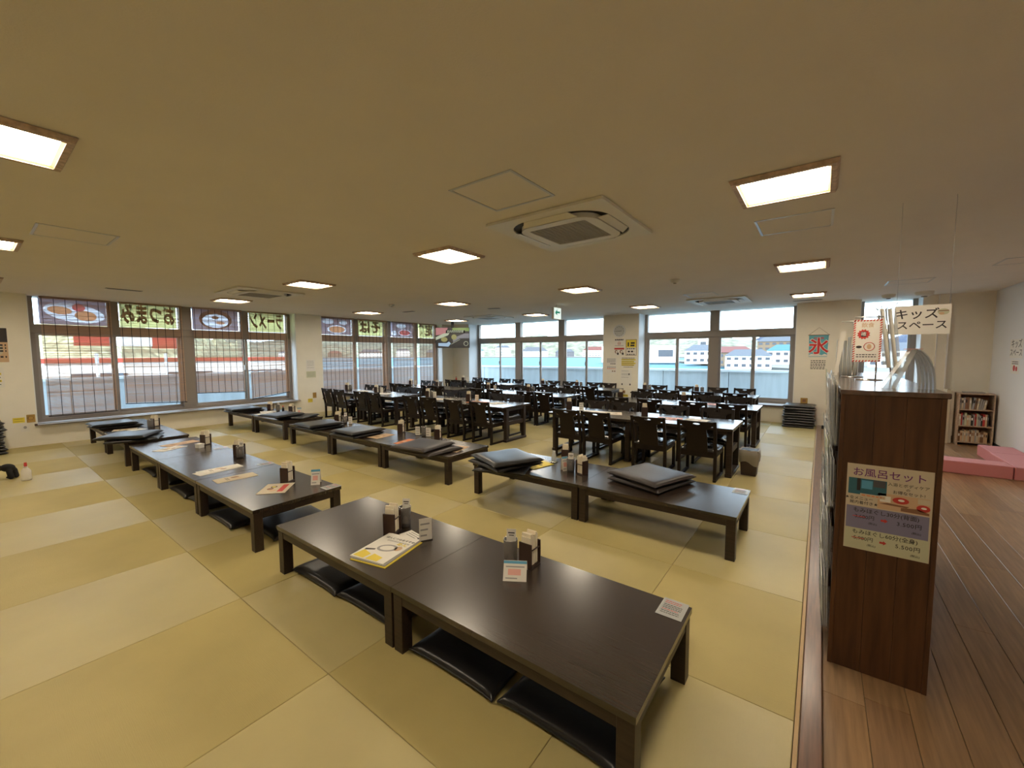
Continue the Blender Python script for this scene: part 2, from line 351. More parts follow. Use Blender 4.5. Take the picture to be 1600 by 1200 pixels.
# ---------------------------------------------------------------- windows: local x along the wall, local y out of the room
def window(idx, origin, rz, stops, label, zt=(2.02, 2.185), z0=0.375):
    """stops: list of bays; bay = (left, right, [lower stile centres], [upper mullion centres]); posts sit between bays"""
    W = struct(link('window_%d' % idx, None, None, origin, (0, 0, rz))); W['label'] = label
    L, R = stops[0][0], stops[-1][1]; F = 'frame_metal'
    box('window_frame', F, W, L, R, -0.06, 0.06, z0, z0 + 0.07)
    box('window_sill', 'sill_top', W, L, R, -0.5 if rz > 1 else -0.5, -0.06, z0, z0 + 0.012)
    box('window_sill', 'sill', W, L - 0.03, R + 0.03, (-0.385 if rz > 1 else -0.585), (-0.35 if rz > 1 else -0.55), z0 - 0.02, z0 + 0.018)
    box('transom', F, W, L, R, -0.06, 0.06, zt[0], zt[1], 0.006)
    for x0, x1 in [(L, L + 0.09), (R - 0.09, R)]: box('window_frame', F, W, x0, x1, -0.06, 0.06, z0 + 0.07, zt[0]); box('window_frame', F, W, x0, x1, -0.06, 0.06, zt[1], ZC)
    for a, c in zip(stops[:-1], stops[1:]):
        xm = (a[1] + c[0]) / 2; box('window_post', F, W, xm - 0.11, xm + 0.11, -0.09, 0.07, z0 + 0.07, zt[0]); box('window_post', F, W, xm - 0.11, xm + 0.11, -0.09, 0.07, zt[1], ZC)
    for bi, (x0, x1, lows, ups) in enumerate(stops):
        g0 = x0 + (0.09 if bi == 0 else 0.11); g1 = x1 - (0.09 if bi == len(stops) - 1 else 0.11)
        cuts = [g0] + ups + [g1]
        for k in range(len(cuts) - 1):
            a = cuts[k] + (0.085 if k else 0); c = cuts[k + 1] - (0.085 if k < len(cuts) - 2 else 0)
            box('pane', 'glass', W, a, c, 0.0, 0.006, zt[1], ZC)
        for u in ups: box('mullion', F, W, u - 0.085, u + 0.085, -0.05, 0.05, zt[1], ZC)
        cuts = [g0] + lows + [g1]; za, zb = z0 + 0.07, zt[0]
        for k in range(len(cuts) - 1):
            a, c = cuts[k], cuts[k + 1]; y = -0.03 if k % 2 == 0 else 0.01
            if k: a -= 0.045
            if k < len(cuts) - 2: c += 0.045
            s = MB(); t_ = 0.045
            s.box(a, a + t_, y, y + 0.035, za, zb).box(c - t_, c, y, y + 0.035, za, zb).box(a + t_, c - t_, y, y + 0.035, za, za + 0.06).box(a + t_, c - t_, y, y + 0.035, zb - 0.035, zb)
            so = s.build('sash', 'sash_metal', W)
            box('pane', 'glass', so, a + t_, c - t_, y + 0.015, y + 0.02, za + 0.06, zb - 0.035)
            if k == 1: box('crescent_lock', 'alu', so, a + 0.008, a + 0.035, y - 0.055, y, 1.23, 1.35)
    return W
# left wall: local x = world +Y ; outward (-X) = local +y  -> rotation +90 deg
window(1, (XL - 0.35, 0, 0), PI / 2, [(0.74, 3.07, [1.87], [1.89]), (3.07, 5.37, [4.27], [4.27])], 'left wall window nearest the camera, food posters on its upper panes')
window(2, (XL - 0.35, 0, 0), PI / 2, [(6.07, 8.48, [7.30], [7.33]), (8.48, 10.68, [9.68], [9.70])], 'second window of the left wall, beyond the first pillar')
# back wall: local y = +Y
window(3, (0, YB + 0.55, 0), 0, [(-10.38, -8.48, [-9.33], []), (-8.48, -6.74, [-7.59], []), (-6.74, -5.07, [-5.88], [])], 'back wall window left of the clock pillar')
window(4, (0, YB + 0.55, 0), 0, [(-4.04, -2.22, [-3.15], []), (-2.22, -0.46, [-1.34], [])], 'back wall window right of the clock pillar')
window(5, (0, YB + 0.55, 0), 0, [(0.62, 1.55, [], [])], 'narrow back wall window behind the cabinet')

# posters on the outside of the upper panes (seen from behind, so reversed)
def film(y0, y1, label, base, draw):
    P = thing('window_poster', label, 'poster', (XL - 0.375, (y0 + y1) / 2, 2.445), FACE_RIGHT, 'posters on the upper panes of the left windows')
    hw, hh = (y1 - y0) / 2, 0.245
    rect('sheet', 'film_white' if base == 'film_mauve' else base, P, -hw, -hh, hw, hh, 0, 0.0006); draw(P, hw, hh); return P
def surround(P, w, h, holes, m='film_mauve'):
    me = curve_mesh([[(-w, -h), (w, -h), (w, h), (-w, h)]] + holes, 0.0005); me.name = 'background'; me.materials.clear(); me.materials.append(M[m]); link('background', me, P, (0, 0, 0.0012))
def croquettes(P, w, h):
    surround(P, w, h, [ell(0.02, -0.02, w * 0.92, h * 0.72, 24, -0.16)])
    shape('fritter', 'film_orange', P, ell(-w * 0.4, 0.02, w * 0.36, h * 0.30, 18, -0.1), 0.0022)
    shape('fritter', 'film_orange', P, ell(w * 0.36, -h * 0.28, w * 0.34, h * 0.40, 18, -0.1), 0.0022)
    shape('sauce_dish', 'film_red', P, ell(w * 0.16, h * 0.36, w * 0.2, h * 0.30, 18), 0.0022)
def bowl(P, w, h):
    surround(P, w, h, [ell(0, 0, w * 0.74, h * 0.95, 24)])
    me = curve_mesh([ell(0, 0, w * 0.73, h * 0.94, 24), ell(0, -h * 0.12, w * 0.58, h * 0.66, 24)], 0.0005); me.name = 'bowl_rim'; me.materials.clear(); me.materials.append(M['film_brown']); link('bowl_rim', me, P, (0, 0, 0.0022))
    shape('topping', 'film_brown', P, ell(-w * 0.02, h * 0.2, w * 0.16, h * 0.16, 10), 0.0022)
    shape('topping', 'film_orange', P, ell(w * 0.2, -h * 0.3, w * 0.2, h * 0.15, 10), 0.0022)
def setmeal(P, w, h):
    surround(P, w, h, [ell(w * 0.1, -h * 0.38, w * 0.6, h * 0.5, 20), ell(-w * 0.45, h * 0.55, w * 0.35, h * 0.3, 18), ell(w * 0.5, h * 0.48, w * 0.25, h * 0.26, 18)])
    shape('noodles', 'film_orange', P, ell(w * 0.1, -h * 0.38, w * 0.5, h * 0.4, 20), 0.0022)
def platter(P, w, h):
    surround(P, w, h, [ell(w * 0.3, -h * 0.4, w * 0.55, h * 0.45, 20), ell(0, h * 0.5, w * 0.42, h * 0.33, 18), ell(-w * 0.6, -h * 0.5, w * 0.22, h * 0.32, 18)])
    shape('fillet', 'film_red', P, ell(w * 0.3, -h * 0.4, w * 0.48, h * 0.38, 20), 0.0022)
def word(s, size, sx=1.0):
    def d(P, w, h): text(s, size, 'film_ink', P, 0, 0.0, 0.0015, bold=0.04, mirror=True, sx=sx)
    return d
film(0.90, 1.80, 'window poster of fried croquettes on a white oval plate, leftmost upper pane', 'film_mauve', croquettes)
film(2.00, 2.93, 'yellow-green window poster with four reversed brushed hiragana letters', 'film_yellow', word('おつまみ', 0.45, 0.50))
film(3.22, 4.15, 'window poster of a brown noodle bowl', 'film_mauve', bowl)
film(4.40, 5.24, 'yellow-green window poster with reversed brushed katakana letters, near the pillar', 'film_yellow', word('ラーメン', 0.45, 0.45))
film(6.20, 7.22, 'window poster of a noodle tray with side dishes, first beyond the pillar', 'film_mauve', setmeal)
film(7.45, 8.35, 'yellow-green window poster with two reversed hiragana letters', 'film_yellow', word('そば', 0.42, 0.95))
film(8.62, 9.60, 'window poster of a red platter with small dishes', 'film_mauve', platter)
film(9.80, 10.55, 'pale green window poster with two reversed kanji', 'film_yellow', word('定食', 0.42, 0.85))

# bamboo blinds
def blind(y0, y1, zl, zr, label):
    B = thing('bamboo_blind', label, 'blind', (XL - 0.16, y0, 0), (0, 0, 0), 'bamboo blinds on the left wall windows')
    wd = y1 - y0; s = MB(); z = ZC - 0.03; n = 0; pitch = 0.0145
    tot = int((z - min(zl, zr)) / pitch)
    for k in range(tot):
        zz = z - k * pitch; f = max(0.0, (k / tot - 0.5) * 2)
        low = zl * 0.5 + zr * 0.5
        za = zz + (zl - min(zl, zr)) * f * 0.9; zb = zz + (zr - min(zl, zr)) * f * 0.9
        j = random.uniform(-0.001, 0.001); hh = 0.0098 + random.uniform(-0.0022, 0.0022)
        s.add([(0, 0, za + j), (0, wd, zb + j), (0, wd, zb + hh), (0, 0, za + hh), (0.0025, 0, za + j), (0.0025, wd, zb + j), (0.0025, wd, zb + hh), (0.0025, 0, za + hh)],
              [(3, 2, 1, 0), (4, 5, 6, 7), (0, 1, 5, 4), (2, 3, 7, 6)])
    tag(s.build('slats', 'bamboo', B), kind='stuff')
    n = max(5, int(wd / 0.12))
    for k in range(n):
        y = 0.03 + (wd - 0.06) * k / (n - 1); zq = zl + (zr - zl) * (y / wd)
        box('cord', 'cord', B, 0.003, 0.008, y - 0.004, y + 0.004, zq, ZC - 0.01)
    MB().tube([(0.004, 0, zl), (0.004, wd, zr)], 0.009, 6).build('bottom_rod', 'cord', B)
    box('head_rail', 'bamboo', B, -0.012, 0.012, 0, wd, ZC - 0.035, ZC - 0.002)
blind(0.90, 1.84, 0.49, 0.49, 'leftmost bamboo blind, reaching down to the sill')
blind(1.96, 2.98, 0.62, 0.56, 'second bamboo blind from the left, ending above the sill')
blind(3.18, 4.16, 0.74, 0.70, 'third bamboo blind from the left, the shortest one')
blind(4.30, 5.22, 0.50, 0.62, 'bamboo blind beside the pillar with a slanting lower edge')
blind(6.12, 7.20, 0.45, 0.45, 'bamboo blind first beyond the left pillar')
blind(7.30, 8.38, 0.45, 0.45, 'bamboo blind second beyond the left pillar')
blind(8.58, 9.60, 0.45, 0.45, 'bamboo blind third beyond the left pillar')
blind(9.72, 10.52, 0.45, 0.45, 'bamboo blind nearest the far left corner')

# ---------------------------------------------------------------- ceiling fittings
def make_light():
    T = thing('ceiling_light', 'x', 'lamp', (0, 0, ZC), 0, 'square ceiling lights')
    h, g = 0.28, 0.24
    for k in range(4):
        a = k * PI / 2; c, s_ = math.cos(a), math.sin(a)
        def R(x, y, z): return (x * c - y * s_, x * s_ + y * c, z)
        q = MB(); q.hexa([R(-h, -h, -0.004), R(h, -h, -0.004), R(g, -g, -0.002), R(-g, -g, -0.002)], [R(-h + .012, -h + .012, -0.03), R(h - .012, -h + .012, -0.03), R(g, -g, -0.03), R(-g, -g, -0.03)])
        q.build('frame_rail', 'lamp_wood', T)
    q = MB()
    for k in range(4):
        a = k * PI / 2; c, s_ = math.cos(a), math.sin(a)
        def R(x, y, z): return (x * c - y * s_, x * s_ + y * c, z)
        q.hexa([R(-g, -g, -0.026), R(g, -g, -0.026), R(g - .014, -g + .014, -0.016), R(-g + .014, -g + .014, -0.016)], [R(-g, -g, -0.001), R(g, -g, -0.001), R(g - .014, -g + .014, -0.001), R(-g + .014, -g + .014, -0.001)])
    q.build('inner_lip', 'lamp_inner', T)
    box('diffuser', 'lamp_panel', T, -g + 0.012, g - 0.012, -g + 0.012, g - 0.012, -0.016, -0.002)
    return T
L0 = make_light(); used = False
LX = [(-0.235, 'right-hand column'), (-3.30, 'second column from the right'), (-6.33, 'third column from the right'), (-9.37, 'column nearest the left windows')]
LY = [(0.14, 'row nearest the camera'), (3.27, 'second row'), (6.34, 'third row'), (9.55, 'row nearest the back windows')]
for x, cn in LX:
    for y, rn in LY:
        lab = 'square ceiling light with wooden frame, %s, %s' % (cn, rn)
        if not used: L0.location = (x, y, ZC); L0['label'] = lab; used = True
        else: dup(L0, (x, y, ZC), 0, lab)

def cassette_bm():
    T = thing('air_conditioner', 'x', 'air conditioner', (0, 0, ZC), 0, 'ceiling cassette air conditioners')
    h = 0.53
    def rr(r, c, n=6): # rounded square
        pts = []
        for qx, qy, a0 in ((1, 1, 0), (-1, 1, PI / 2), (-1, -1, PI), (1, -1, 1.5 * PI)):
            for k in range(n + 1):
                a = a0 + PI / 2 * k / n; pts.append((qx * (r - c) + c * math.cos(a), qy * (r - c) + c * math.sin(a)))
        return pts
    s = MB(); outer = rr(h, 0.01, 1); 
    me = curve_mesh([rr(h, 0.02, 6), rr(0.435, 0.27, 8)], 0.022); me.materials.append(M['plastic_white']); o = link('panel', me, T, (0, 0, -0.014)); me.name = 'panel'
    s = MB(); s.prism(rr(0.438, 0.27), -0.012, -0.004); s.build('air_slot', 'black', T)
    me = curve_mesh([rr(0.352, 0.16), rr(0.262, 0.02)], 0.042); me.materials.append(M['plastic_white']); link('inner_panel', me, T, (0, 0, -0.030))
    for k in range(4):
        a = k * PI / 2; q = MB(); w_ = 0.20
        q.add([(-w_, -0.43, -0.022), (w_, -0.43, -0.022), (w_ + .05, -0.365, -0.044), (-w_ - .05, -0.365, -0.044), (-w_, -0.43, -0.028), (w_, -0.43, -0.028), (w_ + .05, -0.365, -0.050), (-w_ - .05, -0.365, -0.050)],
              [(0, 1, 2, 3), (7, 6, 5, 4), (0, 4, 5, 1), (1, 5, 6, 2), (2, 6, 7, 3), (3, 7, 4, 0)])
        q.build('flap', 'plastic_white', T, None, (0, 0, a))
    g = MB()
    for k in range(27):
        y = -0.255 + 0.51 * k / 26; g.box(-0.26, 0.26, y - 0.004, y + 0.004, -0.034, -0.026)
    for k in range(13):
        x = -0.255 + 0.51 * k / 12; g.box(x - 0.003, x + 0.003, -0.26, 0.26, -0.036, -0.030)
    tag(g.build('grille', 'grille_grey', T, (0, 0, -0.012)), kind='stuff'); box('filter', 'plastic_grey', T, -0.262, 0.262, -0.262, 0.262, -0.028, -0.014)
    return T
A0 = cassette_bm(); A0.location = (-1.775, 3.235, ZC); A0['label'] = 'large cassette air conditioner nearest the camera, right of the middle ceiling light'
dup(A0, (-7.9, 3.2, ZC), 0, 'cassette air conditioner over the left rows of low tables')
dup(A0, (-1.72, 9.45, ZC), 0, 'cassette air conditioner before the back window right of the clock pillar')
dup(A0, (-7.85, 9.35, ZC), 0, 'cassette air conditioner near the far corner with the screen')

def access(x0, x1, y0, y1, label, two=False):
    T = thing('ceiling_hatch', label, 'hatch', ((x0 + x1) / 2, (y0 + y1) / 2, ZC), 0, 'square ceiling access hatches')
    a, c = (x1 - x0) / 2, (y1 - y0) / 2; f = 0.018; q = MB()
    q.box(-a, a, -c, -c + f, -0.005, 0).box(-a, a, c - f, c, -0.005, 0).box(-a, -a + f, -c + f, c - f, -0.005, 0).box(a - f, a, -c + f, c - f, -0.005, 0)
    q.build('hatch_frame', 'alu', T)
    box('hatch_panel', 'ceiling', T, -a + f + 0.003, a - f - 0.003, -c + f + 0.003, c - f - 0.003, -0.003, 0)
access(-2.03, -1.51, 2.01, 2.52, 'square ceiling hatch with grey metal edge beside the nearest air conditioner')
access(-0.49, 0.04, 4.02, 4.54, 'ceiling hatch behind the right-hand ceiling light, aluminium edges')
access(-5.70, -5.18, 0.43, 0.94, 'ceiling hatch at the upper left between two lights')
access(0.78, 1.30, 8.60, 9.12, 'ceiling hatch above the kids area sign')
access(1.69, 2.2, 7.4, 7.9, 'ceiling hatch at the right edge near the white wall')
access(-2.1, -1.58, 8.12, 8.62, 'small ceiling hatch in front of the back right air conditioner')
def round_fix(x, y, r, h, label, name='smoke_detector', cat='detector', m='plastic_white'):
    T = thing(name, label, cat, (x, y, ZC)); MB().lathe([(0.001, -h), (r * 0.6, -h), (r * 0.9, -h * 0.7), (r, -h * 0.3), (r, 0)], 18).build('housing', m, T)
    MB().lathe([(0.001, -h * 1.25), (r * 0.3, -h * 1.2), (r * 0.35, -h)], 12).build('sensor', 'plastic_grey', T)
round_fix(-1.78, 6.42, 0.07, 0.05, 'round smoke detector in the middle of the ceiling, before the right ceiling lights')
round_fix(0.98, 10.6, 0.10, 0.07, 'left small dome fixture above the narrow window')
round_fix(1.45, 10.5, 0.13, 0.08, 'right larger dome fixture above the narrow window')
round_fix(-7.55, 5.7, 0.06, 0.04, 'small round smoke detector left of the middle of the ceiling')
def slit(x, y, l, rz, label):
    T = thing('air_diffuser', label, 'vent', (x, y, ZC), rz); box('diffuser_frame', 'plastic_grey', T, -l / 2, l / 2, -0.05, 0.05, -0.006, 0); box('slot', 'black', T, -l / 2 + .02, l / 2 - .02, -0.02, 0.02, -0.008, -0.005)
slit(-9.26, 1.68, 0.45, PI / 2, 'slim slot air diffuser above the leftmost window')
slit(-0.27, 10.6, 0.5, 0, 'slim slot air diffuser above the ice banner')
slit(-6.3, 7.7, 0.3, 0.4, 'short bright slot in the ceiling before the far corner')
slit(-8.45, 6.9, 0.4, 0, 'slim slot air diffuser over the left chair tables')
# exit sign
E_ = thing('exit_sign', 'small hanging exit sign with a green arrow pointing left', 'sign', (-4.78, 8.05, ZC - 0.19))
box('sign_case', 'plastic_white', E_, -0.03, 0.026, -0.16, 0.16, -0.13, 0.13, 0.006); box('sign_face', 'exit_face', E_, 0.026, 0.03, -0.152, 0.152, -0.122, 0.122)
MB().tube([(0, 0, 0.12), (0, 0, 0.19)], 0.012).build('hanger', 'plastic_white', E_)
ar = link('arrow_frame', None, E_, (0.0305, 0, 0), FACE_RIGHT); 
shape('arrow', 'exit_green', E_, [(0, 0)] * 3, 0, 0).hide_render = True if False else False
bpy.data.objects.remove([c for c in E_.children if c.name.startswith('arrow') and c.type == 'MESH'][0]); bpy.data.objects.remove(ar)
q = MB(); P2 = lambda y, z: (y, z)
pts = [(-0.11, 0.0), (-0.02, 0.085), (-0.02, 0.035), (0.10, 0.035), (0.10, -0.005), (-0.02, -0.005), (-0.02, -0.06)]
q.prism(pts, 0, 0.001); o = q.build('arrow', 'exit_green', E_, (0.0302, 0, 0.01), FACE_RIGHT)

# ---------------------------------------------------------------- low tables
def make_low(L=1.345, D=0.765, H=0.355):
    T = thing('low_table', 'x', 'table', (0, 0, 0), 0, 'low tables set on the tatami in rows')
    MB().box(-L / 2 + 0.0015, L / 2 - 0.0015, -D / 2, D / 2, H - 0.028, H).build('tabletop', 'table_top', T)
    i = 0.012; q = MB(); z0, z1 = H - 0.085, H - 0.028
    for s_ in (-1, 1):
        y = s_ * (D / 2 - i - 0.012); box('apron', 'dark_wood', T, -L / 2 + 0.075, L / 2 - 0.075, y - 0.012, y + 0.012, z0, z1)
        x = s_ * (L / 2 - i - 0.012); box('apron', 'dark_wood', T, x - 0.012, x + 0.012, -D / 2 + 0.075, D / 2 - 0.075, z0, z1)
    for sx in (-1, 1):
        for sy in (-1, 1):
            x, y = sx * (L / 2 - 0.036 - 0.006), sy * (D / 2 - 0.036 - 0.006)
            MB().box(x - 0.034, x + 0.034, y - 0.034, y + 0.034, 0, H - 0.028, 0, 0.002).build('leg', 'dark_wood', T)
    return T
LT = make_low(); used = False; LOW = {}
def low_row(x0, x1, n, y, names):
    global used
    for k in range(n):
        xc = x0 + (x1 - x0) * (k + 0.5) / n
        if not used: LT.location = (xc, y, 0); LT['label'] = names[k]; used = True
        else: dup(LT, (xc, y, 0), 0, names[k])
low_row(-3.145, -0.455, 2, 1.69, ['low dark wooden table in the foreground, left of the nearest pair, menus on it', 'low dark wooden table nearest the camera, laminated label on its right corner'])
low_row(-7.65, -3.59, 3, 1.705, ['low dark table, farthest of the three joined left of the foreground pair', 'low dark table, middle of the three joined left of the foreground pair', 'low dark table with a red leaflet, nearest of the left three'])
low_row(-10.74, -7.93, 2, 1.705, ['low dark table by the leftmost window, far unit under a cushion stack', 'low dark table by the leftmost window, near unit with a slanting cushion stack'])
low_row(-3.15, -0.46, 2, 3.83, ['low dark table left of the middle pair, napkin holders and magazines on it', 'low dark table right of the middle pair, bare except for one cushion stack'])
low_row(-7.63, -3.57, 3, 3.85, ['low dark table, far one of the three joined in the middle row', 'low dark table, middle one of the three joined in the middle row', 'low dark table, near one of the three joined in the middle row'])
low_row(-10.76, -8.00, 2, 3.93, ['low dark table under the left window pillar, far unit', 'low dark table under the left window pillar, near unit'])

# ---------------------------------------------------------------- chairs and chair tables
def arc(p0, p1, bulge, n=6):
    return [(p0[0] + (p1[0] - p0[0]) * k / n, p0[1] + (p1[1] - p0[1]) * k / n + bulge * math.sin(PI * k / n)) for k in range(n + 1)]
def make_chair():
    T = thing('dining_chair', 'x', 'chair', (0, 0, 0), 0, 'dark wooden chairs at the chair tables')
    Wd, yr, yf = 0.23, -0.235, 0.235; p = 0.018
    def ty(z): return yr - (0.085 * max(0, z - 0.34) / 0.42)       # post line leaning back above the seat
    for s_ in (-1, 1):
        x = s_ * (Wd - p); q = MB(); prev = None
        zs = [0.03, 0.34, 0.55, 0.765]; d = [0.036, 0.040, 0.034, 0.026]
        vs = []
        for z, dd in zip(zs, d):
            y = ty(z); vs += [(x - p, y - dd / 2, z), (x + p, y - dd / 2, z), (x + p, y + dd / 2, z), (x - p, y + dd / 2, z)]
        fs = [(3, 2, 1, 0), (12, 13, 14, 15)]
        for r in range(3):
            for k in range(4): fs.append((r * 4 + k, r * 4 + (k + 1) % 4, r * 4 + 4 + (k + 1) % 4, r * 4 + 4 + k))
        q.add(vs, fs); q.build('post', 'chair_wood', T)
        box('leg', 'chair_wood', T, x - p, x + p, yf - 0.04, yf, 0.03, 0.34)
        box('runner', 'chair_wood', T, x - p, x + p, yr - 0.03, yf + 0.01, 0, 0.032, 0.004)
    box('seat_rail', 'chair_wood', T, -Wd + 2 * p, Wd - 2 * p, yr - 0.012, yr + 0.014, 0.30, 0.375)
    box('seat_rail', 'chair_wood', T, -Wd + 2 * p, Wd - 2 * p, yf - 0.03, yf - 0.008, 0.30, 0.355)
    for s_ in (-1, 1): box('seat_rail', 'chair_wood', T, s_ * (Wd - p) - 0.012, s_ * (Wd - p) + 0.012, yr + 0.018, yf - 0.02, 0.305, 0.365)
    # seat pad
    q = MB(); n = 8; w2 = Wd - 0.006; ya, yb = yr + 0.028, yf + 0.008
    vs = []
    for j in range(n + 1):
        for i in range(n + 1):
            u, v = -1 + 2 * i / n, -1 + 2 * j / n; f = ((1 - u ** 6) * (1 - v ** 6)) ** 0.5
            vs.append((u * w2 * (0.985 if abs(v) == 1 else 1), ya + (yb - ya) * (v + 1) / 2, 0.372 + 0.034 * f))
    m = len(vs); vs += [(x, y, 0.362) for x, y, z in vs]
    fs = [(j * (n + 1) + i, j * (n + 1) + i + 1, (j + 1) * (n + 1) + i + 1, (j + 1) * (n + 1) + i) for j in range(n) for i in range(n)]
    ring = [i for i in range(n + 1)] + [j * (n + 1) + n for j in range(1, n + 1)] + [n * (n + 1) + i for i in range(n - 1, -1, -1)] + [j * (n + 1) for j in range(n - 1, 0, -1)]
    fs += [(ring[(k + 1) % len(ring)], ring[k], m + ring[k], m + ring[(k + 1) % len(ring)]) for k in range(len(ring))]
    fs.append(tuple(m + r for r in ring)[::-1])
    q.add(vs, fs, 0, True); q.build('seat_cushion', 'seat_leather', T)
    # top rail with hand hole, flaring into the splat; lies in the plane of the leaning posts
    ang = math.atan2(0.085, 0.42)
    zt, zb = 0.428, 0.372
    xo = Wd - 2 * p
    out_ = [(-xo, zt - 0.004)] + arc((-xo, zt), (xo, zt), -0.006)[1:-1] + [(xo, zt - 0.004), (xo, zb)] + [(xo * (1 - 0.42 * k / 5), zb - 0.05 * (1 - math.cos(PI / 2 * k / 5))) for k in range(1, 6)] + \
           [(-xo * (1 - 0.42 * k / 5), zb - 0.05 * (1 - math.cos(PI / 2 * k / 5))) for k in range(5, 0, -1)] + [(-xo, zb)]
    hole = ell(0, zt - 0.036, 0.042, 0.013, 16)
    me = curve_mesh([out_, hole], 0.022); me.name = 'top_rail'; me.materials.append(M['chair_wood'])
    link('top_rail', me, T, (0, yr, 0.34), (PI / 2 + ang, 0, 0))
    me = curve_mesh([[(-0.115, 0.325), (0.115, 0.325), (0.122, 0.2), (0.128, 0.02), (-0.128, 0.02), (-0.122, 0.2)]], 0.014); me.name = 'splat'; me.materials.append(M['chair_wood'])
    link('splat', me, T, (0, yr, 0.34), (PI / 2 + ang, 0, 0))
    return T
def make_tall(L=1.35, D=0.85, H=0.65):
    T = thing('dining_table', 'x', 'table', (0, 0, 0), 0, 'dark wooden chair tables')
    MB().box(-L / 2, L / 2, -D / 2, D / 2, H - 0.035, H, 0, 0.003).build('tabletop', 'table_top', T)
    for s_ in (-1, 1):
        box('apron', 'dark_wood', T, -L / 2 + 0.08, L / 2 - 0.08, s_ * 0.33 - 0.012, s_ * 0.33 + 0.012, H - 0.09, H - 0.035)
        x = s_ * (L / 2 - 0.055); box('apron', 'dark_wood', T, x - 0.015, x + 0.015, -0.25, 0.25, H - 0.09, H - 0.035)
        for sy in (-1, 1): MB().box(x - 0.035, x + 0.035, sy * 0.27 - 0.035, sy * 0.27 + 0.035, 0.045, H - 0.035, 0, 0.003).build('leg', 'dark_wood', T)
        box('foot', 'dark_wood', T, x - 0.04, x + 0.04, -0.32, 0.32, 0, 0.045, 0.006)
        box('stretcher', 'dark_wood', T, x - 0.02, x + 0.02, -0.235, 0.235, 0.30, 0.37)
    return T
CH = make_chair(); TT = make_tall(); uc = ut = False
ROWS = {
 'R1': (-3.54, -0.84, 5.70, 6.55, [-3.05, -2.57, -1.82, -1.21], [-3.24, -2.70, -1.87, -1.22]),
 'M1': (-7.20, -4.46, 5.70, 6.55, [-6.66, -6.14, -5.44, -4.80], [-7.0, -6.40, -5.72, -5.06]),
 'L1': (-10.40, -7.60, 5.70, 6.55, [-9.86, -9.25, -8.46, -7.93], [-10.12, -9.60, -8.80, -8.20]),
 'R2': (-3.52, -0.80, 7.82, 8.67, [-3.13, -2.50, -1.75, -1.15], [-3.12, -2.60, -1.77, -1.24]),
 'M2': (-7.20, -4.48, 7.82, 8.67, [-6.75, -6.10, -5.30, -4.80], [-6.90, -6.25, -5.60, -5.00]),
 'L2': (-10.50, -7.78, 7.82, 8.67, [-9.92, -9.38, -8.54, -8.05], [-10.22, -9.65, -8.90, -8.25]),
 'R3': (-3.78, -1.06, 9.95, 10.80, [-3.25, -2.75, -2.03, -1.42], [-3.42, -2.77, -1.98, -1.42]),
 'M3': (-7.00, -4.28, 9.95, 10.80, [-6.55, -6.00, -5.29, -4.74], [-6.70, -6.10, -5.33, -4.83]),
 'L3': (-10.35, -7.63, 9.95, 10.80, [-9.82, -9.24, -8.60, -8.05], [-9.85, -9.27, -8.60, -8.02])}
BN = {'R': 'right', 'M': 'middle', 'L': 'left'}; RN = {'1': 'front row', '2': 'middle row', '3': 'back row'}
ON = ['leftmost', 'second from left', 'third from left', 'rightmost']
for key, (x0, x1, y0, y1, fr_, re_) in ROWS.items():
    um = (x1 - x0) / 2
    for k in range(2):
        lab = 'dark wooden chair table, %s unit of the %s block, %s' % (('left', 'right')[k], BN[key[0]], RN[key[1]])
        loc = (x0 + um * (k + 0.5), (y0 + y1) / 2, 0)
        if not ut: TT.location = loc; TT['label'] = lab; ut = True
        else: dup(TT, loc, 0, lab)
    legs = [x0 + 0.055, x0 + um - 0.055, x0 + um + 0.055, x1 - 0.055]
    for side, lst in ((0, fr_), (1, re_)):
        lst = sorted(lst)
        for it in range(6):
            for i in range(4):
                for lx in legs:
                    d = lst[i] - lx
                    if abs(d) < 0.275: lst[i] = lx + math.copysign(0.275, d)
            for i in range(3):
                if lst[i + 1] - lst[i] < 0.475: m = (lst[i] + lst[i + 1]) / 2; lst[i] = m - 0.238; lst[i + 1] = m + 0.238
        for i, x in enumerate(lst):
            lab = 'dark wooden chair, %s, %s side of the %s block, %s' % (ON[i], ('camera', 'window')[side], BN[key[0]], RN[key[1]])
            loc = (x, y0 + 0.045 + random.uniform(-.012, .012), 0) if side == 0 else (x, y1 - 0.045 + random.uniform(-.012, .012), 0)
            rz = (0 if side == 0 else PI) + random.uniform(-0.03, 0.03)
            if not uc: CH.location = loc; CH.rotation_euler = (0, 0, rz); CH['label'] = lab; uc = True
            else: dup(CH, loc, rz, lab)

